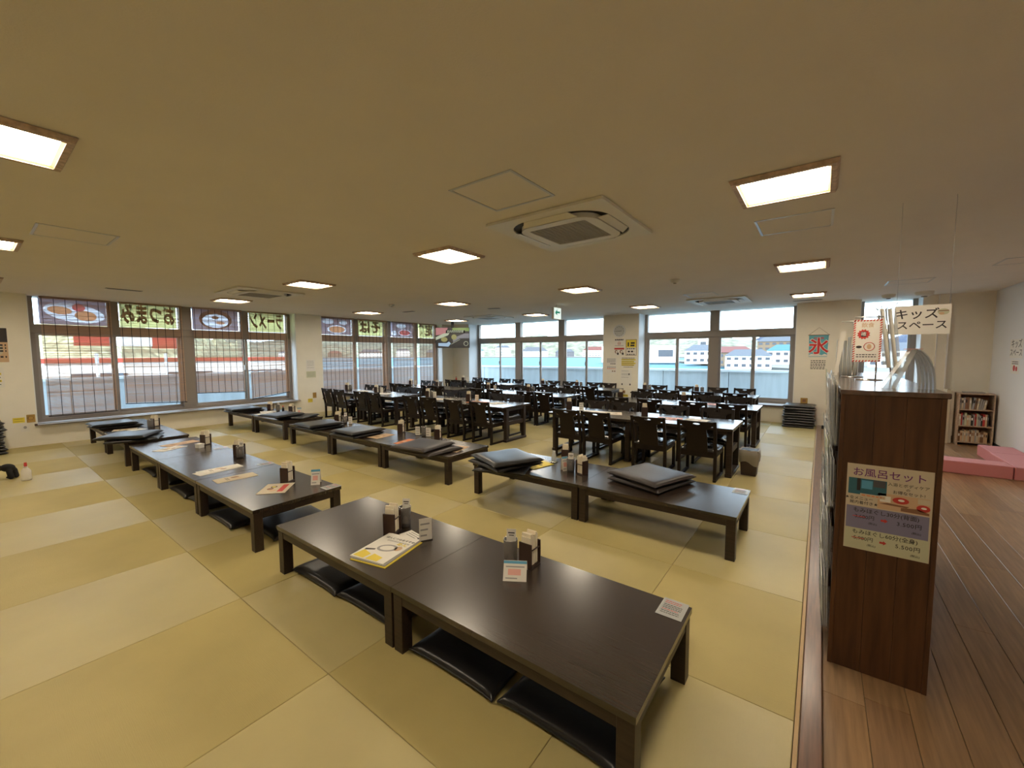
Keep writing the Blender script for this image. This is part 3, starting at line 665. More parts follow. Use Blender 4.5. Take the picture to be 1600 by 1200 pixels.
# ---------------------------------------------------------------- floor cushions
def cushion_mesh(w_=0.55, d_=0.57, t=0.052, seed=0):
    n = 12; r = random.Random(seed); vs = []; ph = [r.uniform(0, 6) for _ in range(4)]
    def prof(u, v): return ((1 - abs(u) ** 22) * (1 - abs(v) ** 22)) ** 0.5
    g = [-1, -0.985, -0.93, -0.8, -0.55, -0.25, 0, 0.25, 0.55, 0.8, 0.93, 0.985, 1]; n = len(g) - 1
    for top in (1, 0):
        for j in range(n + 1):
            for i in range(n + 1):
                u, v = g[i], g[j]; k = 1 + 0.035 * (abs(u * v)) ** 8
                bow = 1 - 0.02 * (1 - abs(u) ** 2) if abs(v) > .9 else 1; bow2 = 1 - 0.02 * (1 - abs(v) ** 2) if abs(u) > .9 else 1
                f = prof(u, v); wob = 0.0012 * (math.sin(4 * u + ph[0]) + math.sin(5 * v + ph[1]))
                z = t / 2 + (t / 2 * f + wob * f if top else -t / 2 * f)
                vs.append((u * w_ / 2 * k * bow2, v * d_ / 2 * k * bow, z))
    m = (n + 1) ** 2; q = MB()
    fs = [(j * (n + 1) + i, j * (n + 1) + i + 1, (j + 1) * (n + 1) + i + 1, (j + 1) * (n + 1) + i) for j in range(n) for i in range(n)]
    fs += [(m + (j + 1) * (n + 1) + i, m + (j + 1) * (n + 1) + i + 1, m + j * (n + 1) + i + 1, m + j * (n + 1) + i) for j in range(n) for i in range(n)]
    q.add(vs, fs, 0, True)
    ring = [vs[i] for i in range(n + 1)] + [vs[j * (n + 1) + n] for j in range(1, n + 1)] + [vs[n * (n + 1) + i] for i in range(n - 1, -1, -1)] + [vs[j * (n + 1)] for j in range(n - 1, -1, -1)]
    return q, ring
def make_cushion(m, seed):
    T = thing('floor_cushion', 'x', 'cushion', (0, 0, 0), 0, 'black floor cushions')
    q, ring = cushion_mesh(seed=seed); q.build('cover', m, T); MB().tube(ring, 0.0045, 5).build('piping', m, T); return T
CU = {'leather': make_cushion('leather', 1), 'leather_brown': make_cushion('leather_brown', 2)}; cu_used = {}
def cushion(x, y, z, rz, label, m='leather', tilt=(0, 0), group=None):
    r = CU[m]
    if m not in cu_used: cu_used[m] = 1; r.location = (x, y, z); r['label'] = label
    else: r = dup(r, (x, y, z), 0, label)
    if group: r['group'] = group
    r.rotation_euler = (tilt[0], tilt[1], rz); return r
ZT = 0.355
G1 = 'cushions stacked on the low tables'
# table by the left window
cushion(-9.83, 1.55, ZT, 0.12, 'black floor cushion, lower one of the stack by the leftmost window', group=G1)
cushion(-9.80, 1.50, ZT + .053, 0.0, 'black floor cushion, top of the stack by the leftmost window', group=G1)
cushion(-8.10, 1.48, ZT, -0.35, 'black floor cushion, lower of the slanting stack beside the second blind', group=G1)
cushion(-8.12, 1.42, ZT + .053, -0.62, 'black floor cushion, top of the slanting stack beside the second blind', group=G1)
# row under the left pillar
cushion(-10.15, 3.68, ZT, 0.1, 'black floor cushion, lower of the stack under the left window pillar', group=G1)
cushion(-10.12, 3.64, ZT + .053, -0.05, 'black floor cushion, top of the stack under the left window pillar', group=G1)
cushion(-8.30, 3.95, ZT, 0.55, 'black floor cushion, twisted lower one beside the left napkin holder', group=G1)
cushion(-8.42, 3.70, ZT + .053, 0.2, 'black floor cushion, upper one beside the left napkin holder', group=G1)
# middle row left three
cushion(-6.80, 3.60, ZT, 0.05, 'black floor cushion, lower of the left stack on the middle row', group=G1)
cushion(-6.78, 3.57, ZT + .053, -0.02, 'black floor cushion, top of the left stack on the middle row', group=G1)
cushion(-5.72, 3.62, ZT, 0.1, 'black floor cushion, lower of the centre stack on the middle row', group=G1)
cushion(-5.70, 3.63, ZT + .053, 0.02, 'black floor cushion, top of the centre stack on the middle row', group=G1)
cushion(-3.97, 3.56, ZT, -0.02, 'dark brown floor cushion, lower of the near stack left of the gap', 'leather_brown', group=G1)
cushion(-4.06, 3.50, ZT + .053, 0.12, 'dark brown floor cushion, top of the near stack left of the gap', 'leather_brown', group=G1)
# middle pair
cushion(-2.72, 3.52, ZT, 0.35, 'dark floor cushion, bottom of three beside the magazines', group=G1)
cushion(-2.70, 3.47, ZT + .053, -0.28, 'dark floor cushion, middle of three beside the magazines', group=G1)
cushion(-2.67, 3.46, ZT + .106, -0.42, 'dark floor cushion, top of three beside the magazines', group=G1)
cushion(-1.27, 3.93, ZT, -0.30, 'brownish floor cushion, lower one on the bare table of the middle pair', 'leather_brown', group=G1)
cushion(-1.27, 3.92, ZT + .053, -0.36, 'brownish floor cushion, upper one on the bare table of the middle pair', 'leather_brown', group=G1)
# cushions pushed under the tables
G2 = 'cushions pushed under the low tables'
for x, y, lab in ((-2.77, 1.66, 'black floor cushion under the foreground table, leftmost'), (-2.20, 1.68, 'black floor cushion under the foreground table, left of the middle legs'),
                  (-1.42, 1.64, 'black floor cushion under the nearest table, right of the middle legs'), (-0.83, 1.66, 'black floor cushion under the nearest table, right end')):
    cushion(x, y, 0.001, random.uniform(-.02, .02), lab, group=G2)
for x, y, lab in ((-7.2, 1.70, 'black floor cushion under the left row, farthest left'), (-6.60, 1.72, 'black floor cushion under the left row, second'),
                  (-5.85, 1.68, 'black floor cushion under the left row, third'), (-5.26, 1.70, 'black floor cushion under the left row, fourth'),
                  (-4.52, 1.66, 'black floor cushion under the red leaflet table, left one'), (-3.94, 1.80, 'black floor cushion under the red leaflet table, right end')):
    cushion(x, y, 0.001, random.uniform(-.03, .03), lab, group=G2)
ordn = ['topmost', 'second from the top', 'third from the top', 'fourth from the top', 'fifth from the top', 'sixth from the top', 'seventh from the top', 'eighth from the top', 'ninth from the top', 'lowest']
for k in range(9):
    cushion(-0.34 + random.uniform(-.02, .02), 10.87 + random.uniform(-.02, .0), (8 - k) * 0.054, random.uniform(-.05, .05), 'black floor cushion by the back window, %s of the right stack' % (ordn[k] if k < 8 else 'lowest'), group='stack of cushions by the back wall')
for k in range(10):
    cushion(-10.86 + random.uniform(-.02, .02), 0.06 + random.uniform(-.02, .02), (9 - k) * 0.054, random.uniform(-.06, .06), 'black floor cushion at the left edge, %s of the stack' % ordn[k], group='stack of cushions by the left wall')

# ---------------------------------------------------------------- table-top items
def make_holder():
    T = thing('napkin_holder', 'x', 'napkin holder', (0, 0, 0), 0, 'brown napkin holders on the tables')
    box('side_panel', 'holder_wood', T, -0.05, -0.042, -0.045, 0.045, 0, 0.145, 0.002); box('side_panel', 'holder_wood', T, 0.042, 0.05, -0.045, 0.045, 0, 0.145, 0.002)
    box('base', 'holder_wood', T, -0.042, 0.042, -0.045, 0.045, 0, 0.01)
    for s_ in (-1, 1): MB().tube([(-0.044, s_ * 0.038, 0.105), (0.044, s_ * 0.038, 0.105)], 0.004, 6).build('rod', 'holder_wood', T)
    q = MB()
    for k in range(7):
        x = -0.036 + k * 0.0118; h = 0.188 + 0.012 * math.sin(k * 1.7); s_ = 0.002 * math.sin(k * 2.3)
        q.box(x, x + 0.0105, -0.031 + s_, 0.031 + s_, 0.012, h)
    q.build('napkin_pack', 'napkin', T); return T
def make_cup():
    T = thing('slip_cup', 'x', 'cup', (0, 0, 0), 0, 'clear grey cups for order slips')
    MB().lathe([(0.001, 0.004), (0.038, 0.004), (0.040, 0.03), (0.042, 0.145), (0.0395, 0.145), (0.0375, 0.03), (0.034, 0.008), (0.001, 0.008)], 20).build('cup_body', 'cup_plastic', T)
    q = MB(); q.tube([(0.0408 * math.cos(a), 0.0408 * math.sin(a), 0.145) for a in [2 * PI * k / 20 for k in range(21)]], 0.0016, 5); q.build('rim', 'chrome', T)
    return T
HO = make_holder(); CP = make_cup(); ho = cp = False
def holder(x, y, z, rz, label):
    global ho
    if not ho: HO.location = (x, y, z); HO.rotation_euler = (0, 0, rz); HO['label'] = label; ho = True
    else: dup(HO, (x, y, z), rz, label)
def cup(x, y, z, label, slip=None):
    global cp
    if not cp: CP.location = (x, y, z); CP['label'] = label; cp = True
    else: dup(CP, (x, y, z), 0, label)
    if slip:
        T = thing('order_slip', slip, 'paper', (x, y + 0.004, z + 0.012), 0.5, 'order slips standing in the cups')
        T.rotation_euler = (math.radians(-6), 0, 0.5)
        MB().box(-0.028, 0.028, -0.0006, 0.0006, 0, 0.185).build('sheet', 'paper', T)
        lb = link('print_face', None, T, (0, -0.0007, 0.0), FACE_FRONT); lines('print', 'ink', T, -0.02, 0.02, [], 0.004)
        bpy.data.objects.remove(lb)
        o = [c for c in T.children if c.name.startswith('print')][0]; bpy.data.objects.remove(o)
        MB().box(-0.02, 0.02, -0.0012, -0.0006, 0.158, 0.165).box(-0.014, 0.016, -0.0012, -0.0006, 0.145, 0.150).build('print', 'ink', T)
def card(x, y, z, rz, label, h=0.14, w_=0.075, two=False):
    T = thing('menu_card', label, 'card', (x, y, z), rz, 'standing cards on the tables'); T.rotation_euler = (0, 0, rz)
    box('card_base', 'black', T, -w_ / 2 - 0.005, w_ / 2 + 0.005, -0.004, 0.05, 0, 0.006)
    s_ = link('sheet_frame', None, None); bpy.data.objects.remove(s_)
    MB().box(-w_ / 2, w_ / 2, -0.001, 0.001, 0.004, h).build('sheet', 'paper', T)
    q = MB(); r = random.Random(int(abs(x * 100)))
    for k in range(3):
        zz = h * (0.25 + 0.25 * k); q.box(-w_ * 0.4, w_ * r.uniform(0.1, 0.4), -0.0018, -0.001, zz - h * 0.035, zz + h * 0.035)
    q.build('print', 'grey_print', T)
def tent(x, y, z, rz, label, lie=False, h=0.11, w_=0.10, d=0.09):
    T = thing('tent_card', label, 'card', (x, y, z), rz, 'folded tent cards on the tables')
    t_ = 0.002
    MB().hexa([(-w_ / 2, -d / 2, 0), (w_ / 2, -d / 2, 0), (w_ / 2, -d / 2 + t_, 0), (-w_ / 2, -d / 2 + t_, 0)], [(-w_ / 2, -t_, h), (w_ / 2, -t_, h), (w_ / 2, 0, h), (-w_ / 2, 0, h)]).build('front_leaf', 'paper', T)
    MB().hexa([(-w_ / 2, d / 2 - t_, 0), (w_ / 2, d / 2 - t_, 0), (w_ / 2, d / 2, 0), (-w_ / 2, d / 2, 0)], [(-w_ / 2, 0, h), (w_ / 2, 0, h), (w_ / 2, t_, h), (-w_ / 2, t_, h)]).build('back_leaf', 'paper', T)
    a = math.atan2(h, d / 2 - t_); P_ = MB()
    def on(u, v0, v1, mi):   # print on the front leaf
        k0, k1 = v0, v1; y0 = -d / 2 + (d / 2 - t_) * k0; y1 = -d / 2 + (d / 2 - t_) * k1
        P_.add([(u[0] * w_, y0 - .0006, h * k0), (u[1] * w_, y0 - .0006, h * k0), (u[1] * w_, y1 - .0006, h * k1), (u[0] * w_, y1 - .0006, h * k1)], [(0, 1, 2, 3)], mi)
    on((-0.5, 0.5), 0.86, 1.0, 0); on((-0.3, 0.25), 0.3, 0.6, 1); on((-0.4, 0.4), 0.68, 0.74, 2); on((-0.4, 0.1), 0.12, 0.18, 2)
    P_.build('print', ['blue_print', 'pink_print', 'grey_print'], T)
def sheet(pts, z, m, label, name='menu_sheet', draw=None, thick=0.0025, cat='menu'):
    cx = sum(p[0] for p in pts) / len(pts); cy = sum(p[1] for p in pts) / len(pts)
    a = math.atan2(pts[1][1] - pts[0][1], pts[1][0] - pts[0][0])
    T = thing(name, label, cat, (cx, cy, z + 0.0005), a, 'menus and sheets on the tables'); c, s_ = math.cos(-a), math.sin(-a)
    loc = [((x - cx) * c - (y - cy) * s_, (x - cx) * s_ + (y - cy) * c) for x, y in pts]
    MB().prism(loc if area(loc) > 0 else loc[::-1], 0, thick).build('sheet', m, T)
    if draw: draw(T, loc, thick)
    return T
def area(p): return sum(p[i][0] * p[(i + 1) % len(p)][1] - p[(i + 1) % len(p)][0] * p[i][1] for i in range(len(p)))
def rectpts(cx, cy, w_, h, a): 
    c, s_ = math.cos(a), math.sin(a); return [(cx + x * c - y * s_, cy + x * s_ + y * c) for x, y in ((-w_ / 2, -h / 2), (w_ / 2, -h / 2), (w_ / 2, h / 2), (-w_ / 2, h / 2))]
def food_print(colors=('tan_print', 'brown_print', 'paper')):
    def d(T, loc, th):
        w_ = max(abs(p[0]) for p in loc) * 1.5; h = max(abs(p[1]) for p in loc) * 1.3
        shape('picture', colors[0], T, ell(-w_ * 0.2, 0, w_ * 0.16, h * 0.16, 14), th, 0.0004); shape('picture', colors[1], T, ell(w_ * 0.22, h * 0.1, w_ * 0.12, h * 0.12, 12), th + 0.0004, 0.0004)
        lines('print', 'ink', T, -w_ * 0.4, w_ * 0.3, [-h * 0.35, -h * 0.28], 0.006, th, 3)
    return d
def label_sheet(x, y, rz, label):
    T = thing('table_label', label, 'label', (x, y, ZT + 0.0005), rz, 'laminated notices taped to the low tables')
    rect('sheet', 'paper', T, -0.052, -0.07, 0.052, 0.07, 0, 0.001); rect('film', 'acrylic_film', T, -0.06, -0.078, 0.06, 0.078, 0.001, 0.0006)
    lines('print', 'red_print', T, -0.045, 0.03, [0.055, 0.04, -0.02], 0.004, 0.0018, 2); lines('print', 'ink', T, -0.045, 0.04, [0.022, 0.008, -0.006, -0.035, -0.05], 0.004, 0.0018, 5)

# foreground tables
holder(-2.365, 1.745, ZT, -PI * 0.36, 'brown napkin holder on the foreground left table, beside the menus')
cup(-2.375, 1.865, ZT, 'clear grey cup behind the foreground left napkin holder', 'white slip in the cup behind the foreground napkin holder')
T = thing('menu_book', 'stack of printed menus with a yellow sleeve on the foreground left table', 'menu', (-2.165, 1.555, ZT), 0.20)
def menu_leaf(T, z, pts, m, name): MB().prism(pts, z, z + 0.004).build(name, m, T)
menu_leaf(T, 0.0, rectpts(0.008, -0.006, 0.27, 0.36, 0.02), 'yellow_print', 'sleeve')
menu_leaf(T, 0.005, rectpts(-0.005, 0.0, 0.27, 0.355, 0.03), 'grey_print', 'inner_sheet')
menu_leaf(T, 0.010, rectpts(-0.014, 0.008, 0.262, 0.352, 0.0), 'paper', 'cover')
zc = 0.0142
shape('picture', 'grey_print', T, ell(0.0, 0.0, 0.068, 0.045, 18, 0.3), zc, .0005); shape('picture', 'paper', T, ell(0.0, 0.0, 0.05, 0.03, 18, 0.3), zc + .0005, .0004)
shape('picture', 'yellow_print', T, [(-0.135, -0.155), (-0.05, -0.16), (-0.04, -0.10), (-0.12, -0.07)], zc, .0005); shape('picture', 'yellow_print', T, [(-0.03, -0.16), (0.06, -0.16), (0.062, -0.11), (-0.02, -0.09)], zc, .0005)
shape('picture', 'ink', T, [(-0.12, -0.075), (-0.06, -0.05), (-0.06, -0.035), (-0.125, -0.055)], zc + .0004, .0005)
shape('picture', 'tan_print', T, ell(0.07, 0.02, 0.025, 0.03, 12), zc, .0005)
text('ほんじつのおすすめ', 0.026, 'ink', T, 0.0, 0.125, zc, bold=0.01); text('めん', 0.04, 'yellow_print', T, 0.06, 0.07, zc + .0005, bold=0.02)
lines('print', 'grey_print', T, -0.08, 0.10, [0.098, 0.088], 0.004, zc, 8)
sheet([(-2.29, 1.745), (-2.09, 1.72), (-2.075, 1.81), (-2.275, 1.84)], ZT, 'paper', 'small white leaflet behind the yellow menu stack', draw=lambda T, l, th: lines('print', 'ink', T, -0.07, 0.06, [0.03, 0.01, -0.01], 0.004, th, 4))
card(-2.07, 1.79, ZT, 1.05, 'white card in a black base beside the yellow menu stack', 0.155, 0.085)
cup(-1.44, 1.90, ZT, 'clear grey cup on the nearest table left of its napkin holder', 'white slip in the cup on the nearest table')
holder(-1.335, 1.95, ZT, -PI * 0.5, 'brown napkin holder on the nearest table')
tent(-1.33, 1.80, ZT, 0.55, 'folded white and blue tent card leaning before the nearest napkin holder', h=0.085, w_=0.13, d=0.13)
label_sheet(-0.53, 2.005, 0.0, 'laminated notice on the right corner of the nearest table')
# left row of three
holder(-4.17, 1.86, ZT, -PI * 0.36, 'brown napkin holder behind the red leaflet')
tent(-3.87, 1.99, ZT, 0.9, 'white tent card right of the red leaflet', h=0.14, w_=0.08)
label_sheet(-3.66, 2.02, 0.0, 'laminated notice on the right corner of the red leaflet table')
def redleaf(T, loc, th):
    xs_ = [p[0] for p in loc]; ys_ = [p[1] for p in loc]; w_ = (max(xs_) - min(xs_)) * 0.42; h = (max(ys_) - min(ys_)) * 0.42
    rect('picture', 'red_print', T, w_ * 0.35, -h * 0.85, w_ * 0.85, h * 0.85, th, .0005); 
    for k, (a_, b_) in enumerate(((-0.3, 0.35), (-0.45, -0.1), (-0.1, -0.5))): shape('picture', ('ink', 'brown_print', 'tan_print')[k], T, ell(w_ * a_, h * b_, w_ * 0.28, h * 0.22, 14), th, .0005)
    shape('picture', 'yellow_print', T, ell(-w_ * 0.3, h * 0.35, w_ * 0.18, h * 0.13, 12), th + .0005, .0005)
sheet(rectpts(-4.03, 1.69, 0.24, 0.30, 0.85), ZT, 'cream', 'leaflet with red band and food pictures on the left row', 'leaflet', redleaf)
sheet(rectpts(-5.19, 1.60, 0.17, 0.42, 0.12), ZT, 'paper', 'long folded menu on the middle table of the left row, white', draw=food_print())
sheet(rectpts(-5.21, 1.62, 0.16, 0.40, 0.02), ZT + 0.004, 'paper', 'white folded menu lying on the long white one, left row', draw=food_print())
sheet(rectpts(-4.72, 1.60, 0.18, 0.36, -0.05), ZT, 'cream', 'long tan menu beside the long white one, left row', draw=food_print(('brown_print', 'tan_print')))
holder(-5.74, 2.0, ZT, -PI * 0.36, 'brown napkin holder on the middle table of the left row')
cup(-5.60, 1.96, ZT, 'grey slip cup on the middle table of the left row', 'white slip in the cup, middle table of the left row')
holder(-6.85, 1.98, ZT, -PI * 0.36, 'brown napkin holder on the farthest table of the left row')
T = thing('small_box', 'small white box before the farthest napkin holder of the left row', 'box', (-6.68, 1.86, ZT), 0.3); box('box_body', 'paper', T, -0.04, 0.04, -0.035, 0.035, 0, 0.04, .002); box('box_lid', 'paper', T, -0.043, 0.043, -0.038, 0.038, 0.04, 0.055, .002)
sheet(rectpts(-7.22, 1.79, 0.19, 0.42, 0.25), ZT, 'tan_print', 'tan menu on the farthest table of the left row', draw=food_print())
sheet(rectpts(-6.93, 1.60, 0.18, 0.34, 0.5), ZT, 'paper', 'white menu on the farthest table of the left row', draw=food_print())
label_sheet(-6.42, 2.02, 0.0, 'laminated notice at the seam of the far and middle left-row tables')
label_sheet(-5.05, 2.02, 0.0, 'laminated notice at the seam of the middle and near left-row tables')
# table by the left window
cup(-9.20, 1.88, ZT, 'grey slip cup on the table under the leftmost blinds')
holder(-9.36, 1.98, ZT, -PI * 0.36, 'brown napkin holder on the table under the leftmost blinds')
sheet(rectpts(-9.35, 1.58, 0.20, 0.30, -0.3), ZT, 'cream', 'menu between the two cushion stacks at the left window', draw=food_print())
sheet(rectpts(-9.18, 1.70, 0.16, 0.2, 0.4), ZT, 'paper', 'white sheet beside the slip cup at the left window')
# table under the pillar
sheet(rectpts(-9.42, 3.80, 0.24, 0.34, 0.3), ZT, 'paper', 'white papers on the table under the left pillar', draw=food_print())
sheet(rectpts(-9.70, 3.98, 0.22, 0.30, -0.3), ZT, 'paper', 'second white sheet beside the stack under the left pillar')
holder(-9.92, 4.12, ZT, -PI * 0.36, 'brown napkin holder nearest the sill under the left pillar')
cup(-9.60, 4.14, ZT, 'grey slip cup right of the napkin holder under the pillar', 'white slip in the cup under the left pillar')
T = thing('sauce_bottle', 'small dark sauce bottle beside the cup under the left pillar', 'bottle', (-9.42, 4.17, ZT)); MB().lathe([(.001, 0), (.022, 0), (.024, .07), (.01, .1), (.01, .115)], 14).build('bottle_body', 'black_gloss', T); MB().lathe([(.012, .112), (.013, .135), (.001, .136)], 12).build('cap', 'red_print', T)
holder(-9.12, 4.22, ZT, -PI * 0.36, 'brown napkin holder right of the sauce bottle, under the pillar')
tent(-8.79, 4.22, ZT, 0.9, 'white tent card at the near end of the table under the pillar', h=0.13, w_=0.08)
# middle row, left three
holder(-7.12, 4.12, ZT, -PI * 0.36, 'brown napkin holder on the far table of the middle row')
cup(-6.86, 4.10, ZT, 'grey slip cup beside white cards on the far middle-row table', 'white slip in the cup on the far middle-row table')
card(-6.72, 4.12, ZT, 0.5, 'white card beside the slip cup on the far middle-row table')
holder(-5.34, 4.16, ZT, -PI * 0.36, 'brown napkin holder on the centre table of the middle row')
card(-4.92, 4.14, ZT, 0.5, 'left white card before the chair tables, middle row')
card(-4.70, 4.16, ZT, 0.5, 'right white card before the chair tables, middle row')
cup(-4.81, 4.17, ZT, 'grey slip cup between the two white cards, middle row')
holder(-4.50, 4.17, ZT, -PI * 0.36, 'brown napkin holder right of the two white cards, middle row')
sheet(rectpts(-5.34, 3.78, 0.22, 0.36, 0.1), ZT, 'tan_print', 'tan menu right of the centre cushion stack', draw=food_print(('cream', 'brown_print')))
sheet(rectpts(-4.70, 3.74, 0.18, 0.34, 0.2), ZT, 'orange_print', 'orange menu left of the near cushion stack', draw=food_print(('cream', 'brown_print')))
sheet(rectpts(-3.80, 3.84, 0.20, 0.34, 0.25), ZT, 'tan_print', 'tan menu under the near cushion stack corner', draw=food_print(('cream', 'brown_print')))
# middle pair
sheet(rectpts(-2.62, 3.88, 0.24, 0.36, -0.5), ZT, 'paper', 'magazine sticking out right of the three cushions', 'magazine', food_print(('blue_print', 'ink')), cat='magazine')
sheet(rectpts(-2.50, 3.80, 0.22, 0.32, -0.2), ZT + 0.003, 'yellow_print', 'yellow edged magazine under the three cushions corner', 'magazine', food_print(('paper', 'ink')), cat='magazine')
T = thing('sauce_caddy', 'clear condiment bottle on a round tray left of the napkin holders', 'bottle', (-2.42, 4.03, ZT)); MB().lathe([(.001, 0), (.045, 0), (.048, .008), (.001, .009)], 18).build('tray', 'chrome', T)
MB().lathe([(.001, .01), (.03, .01), (.028, .07), (.018, .11), (.018, .13), (.001, .131)], 16).build('bottle_body', 'acrylic_film', T)
holder(-2.33, 4.14, ZT, -PI * 0.36, 'brown napkin holder at the back of the middle pair table')
tent(-2.15, 3.80, ZT, 1.0, 'white tent card before the slip cup on the middle pair table', h=0.15, w_=0.07, d=0.06)
cup(-2.07, 3.79, ZT, 'grey slip cup between card and napkin holder on the middle pair table', 'white slip in the cup on the middle pair table')
holder(-1.94, 3.79, ZT, -PI * 0.08, 'brown napkin holder at the seam of the middle pair')
label_sheet(-0.53, 4.14, 0.0, 'laminated notice on the right corner of the middle pair')
# chair tables
ZH = 0.65
def spot(x, y, where, cup_=True, crd=False):
    holder(x, y, ZH, -PI * 0.38, 'brown napkin holder on the ' + where)
    if cup_: cup(x + 0.12, y + 0.02, ZH, 'grey slip cup on the ' + where)
    if crd: card(x + 0.24, y - 0.02, ZH, 0.4, 'white standing card on the ' + where)
spot(-3.40, 6.16, 'left unit, right block, front row', False, True); spot(-2.10, 6.14, 'right unit, right block, front row', False)
spot(-6.95, 6.16, 'left unit, middle block, front row', True, True); spot(-5.72, 6.16, 'right unit, middle block, front row', False, True)
spot(-10.2, 6.2, 'left unit, left block, front row'); spot(-8.90, 6.2, 'right unit, left block, front row', True, True)
spot(-3.35, 8.3, 'left unit, right block, middle row', False); spot(-2.10, 8.35, 'right unit, right block, middle row', False)
spot(-5.75, 8.35, 'right unit, middle block, middle row', True); spot(-7.0, 8.3, 'left unit, middle block, middle row', False, True)
spot(-10.2, 8.35, 'left unit, left block, middle row', False, True); spot(-9.0, 8.35, 'right unit, left block, middle row', True)
spot(-3.60, 10.5, 'left unit, right block, back row'); spot(-2.35, 10.5, 'right unit, right block, back row')
spot(-6.7, 10.5, 'left unit, middle block, back row'); spot(-5.55, 10.5, 'right unit, middle block, back row', True)
spot(-10.0, 10.5, 'left unit, left block, back row', False, True)
T = thing('sauce_bottle', 'red topped dark bottle below the screen, back row', 'bottle', (-10.15, 10.3, ZH)); MB().lathe([(.001, 0), (.03, 0), (.03, .1), (.012, .14), (.012, .155)], 14).build('bottle_body', 'red_print', T); MB().lathe([(.014, .15), (.015, .18), (.001, .181)], 12).build('cap', 'black', T)
def zs(pts, m, lab, z=0): sheet(pts, ZH + z, m, lab, draw=food_print(('paper', 'brown_print')))
zs(rectpts(-1.72, 6.12, 0.34, 0.26, 0.2), 'pink_print', 'pink orange menu on the right block front table')
zs(rectpts(-1.38, 6.15, 0.30, 0.34, -0.1), 'paper', 'white menu right of the pink one, right block')
zs(rectpts(-2.95, 6.10, 0.45, 0.32, 0.1), 'paper', 'white papers on the left end of the right block front table')
zs(rectpts(-2.60, 6.15, 0.26, 0.30, 0.4), 'cream', 'cream sheet beside the white papers, right block front')
zs(rectpts(-5.40, 6.08, 0.42, 0.26, 0.1), 'orange_print', 'orange menu on the middle block front table')
zs(rectpts(-4.98, 6.12, 0.32, 0.34, -0.2), 'paper', 'white menu right of the orange one, middle block')
zs(rectpts(-6.40, 6.05, 0.42, 0.30, 0.3), 'cream', 'cream menu on the middle block front table')
zs(rectpts(-9.5, 6.2, 0.4, 0.3, 0.1), 'paper', 'white menu on the left block front table')
zs(rectpts(-8.5, 6.1, 0.4, 0.3, 0.3), 'paper', 'second white menu on the left block front table')
zs(rectpts(-1.62, 8.32, 0.28, 0.26, 0.1), 'pink_print', 'pink menu on the right block middle row table')
zs(rectpts(-9.5, 8.3, 0.4, 0.3, 0.1), 'pink_print', 'pink sheet on the left block middle row table')

# ---------------------------------------------------------------- cabinet with leaflet racks
CX0, CX1, CY0, CY1, CZ = 0.092, 0.474, 2.70, 5.05, 1.41
K = thing('low_cabinet', 'tall dark brown wooden cabinet dividing tatami and plank floor, notice on its end', 'cabinet', (0, 0, ZW))
h = CZ - ZW
for k in range(3):
    a = CX0 + 0.018 + (CX1 - CX0 - 0.036) * k / 3; c = CX0 + 0.018 + (CX1 - CX0 - 0.036) * (k + 1) / 3
    box('end_board', 'cabinet_wood', K, a + 0.0006, c - 0.0006, CY0 + 0.004, CY0 + 0.024, 0, h - 0.025)
box('corner_strip', 'cabinet_wood', K, CX0, CX0 + 0.018, CY0, CY0 + 0.03, 0, h - 0.025); box('corner_strip', 'cabinet_wood', K, CX1 - 0.018, CX1, CY0, CY0 + 0.03, 0, h - 0.025)
box('back_panel', 'cabinet_wood', K, CX1 - 0.02, CX1 - 0.002, CY0 + 0.03, CY1, 0, h - 0.025); box('end_panel', 'cabinet_wood', K, CX0, CX1, CY1 - 0.02, CY1, 0, h - 0.025)
for k in range(5): box('shelf', 'cabinet_wood', K, CX0 + 0.005, CX1 - 0.02, CY0 + 0.03, CY1 - 0.02, 0.03 + k * 0.33, 0.05 + k * 0.33)
for k in range(1, 4): y = CY0 + (CY1 - CY0) * k / 4; box('divider', 'cabinet_wood', K, CX0 + 0.004, CX1 - 0.02, y - .01, y + .01, 0, h - .025)
box('cabinet_top', 'cabinet_top', K, CX0 - 0.004, CX1 + 0.012, CY0 - 0.006, CY1 + 0.01, h - 0.025, h, 0.003)
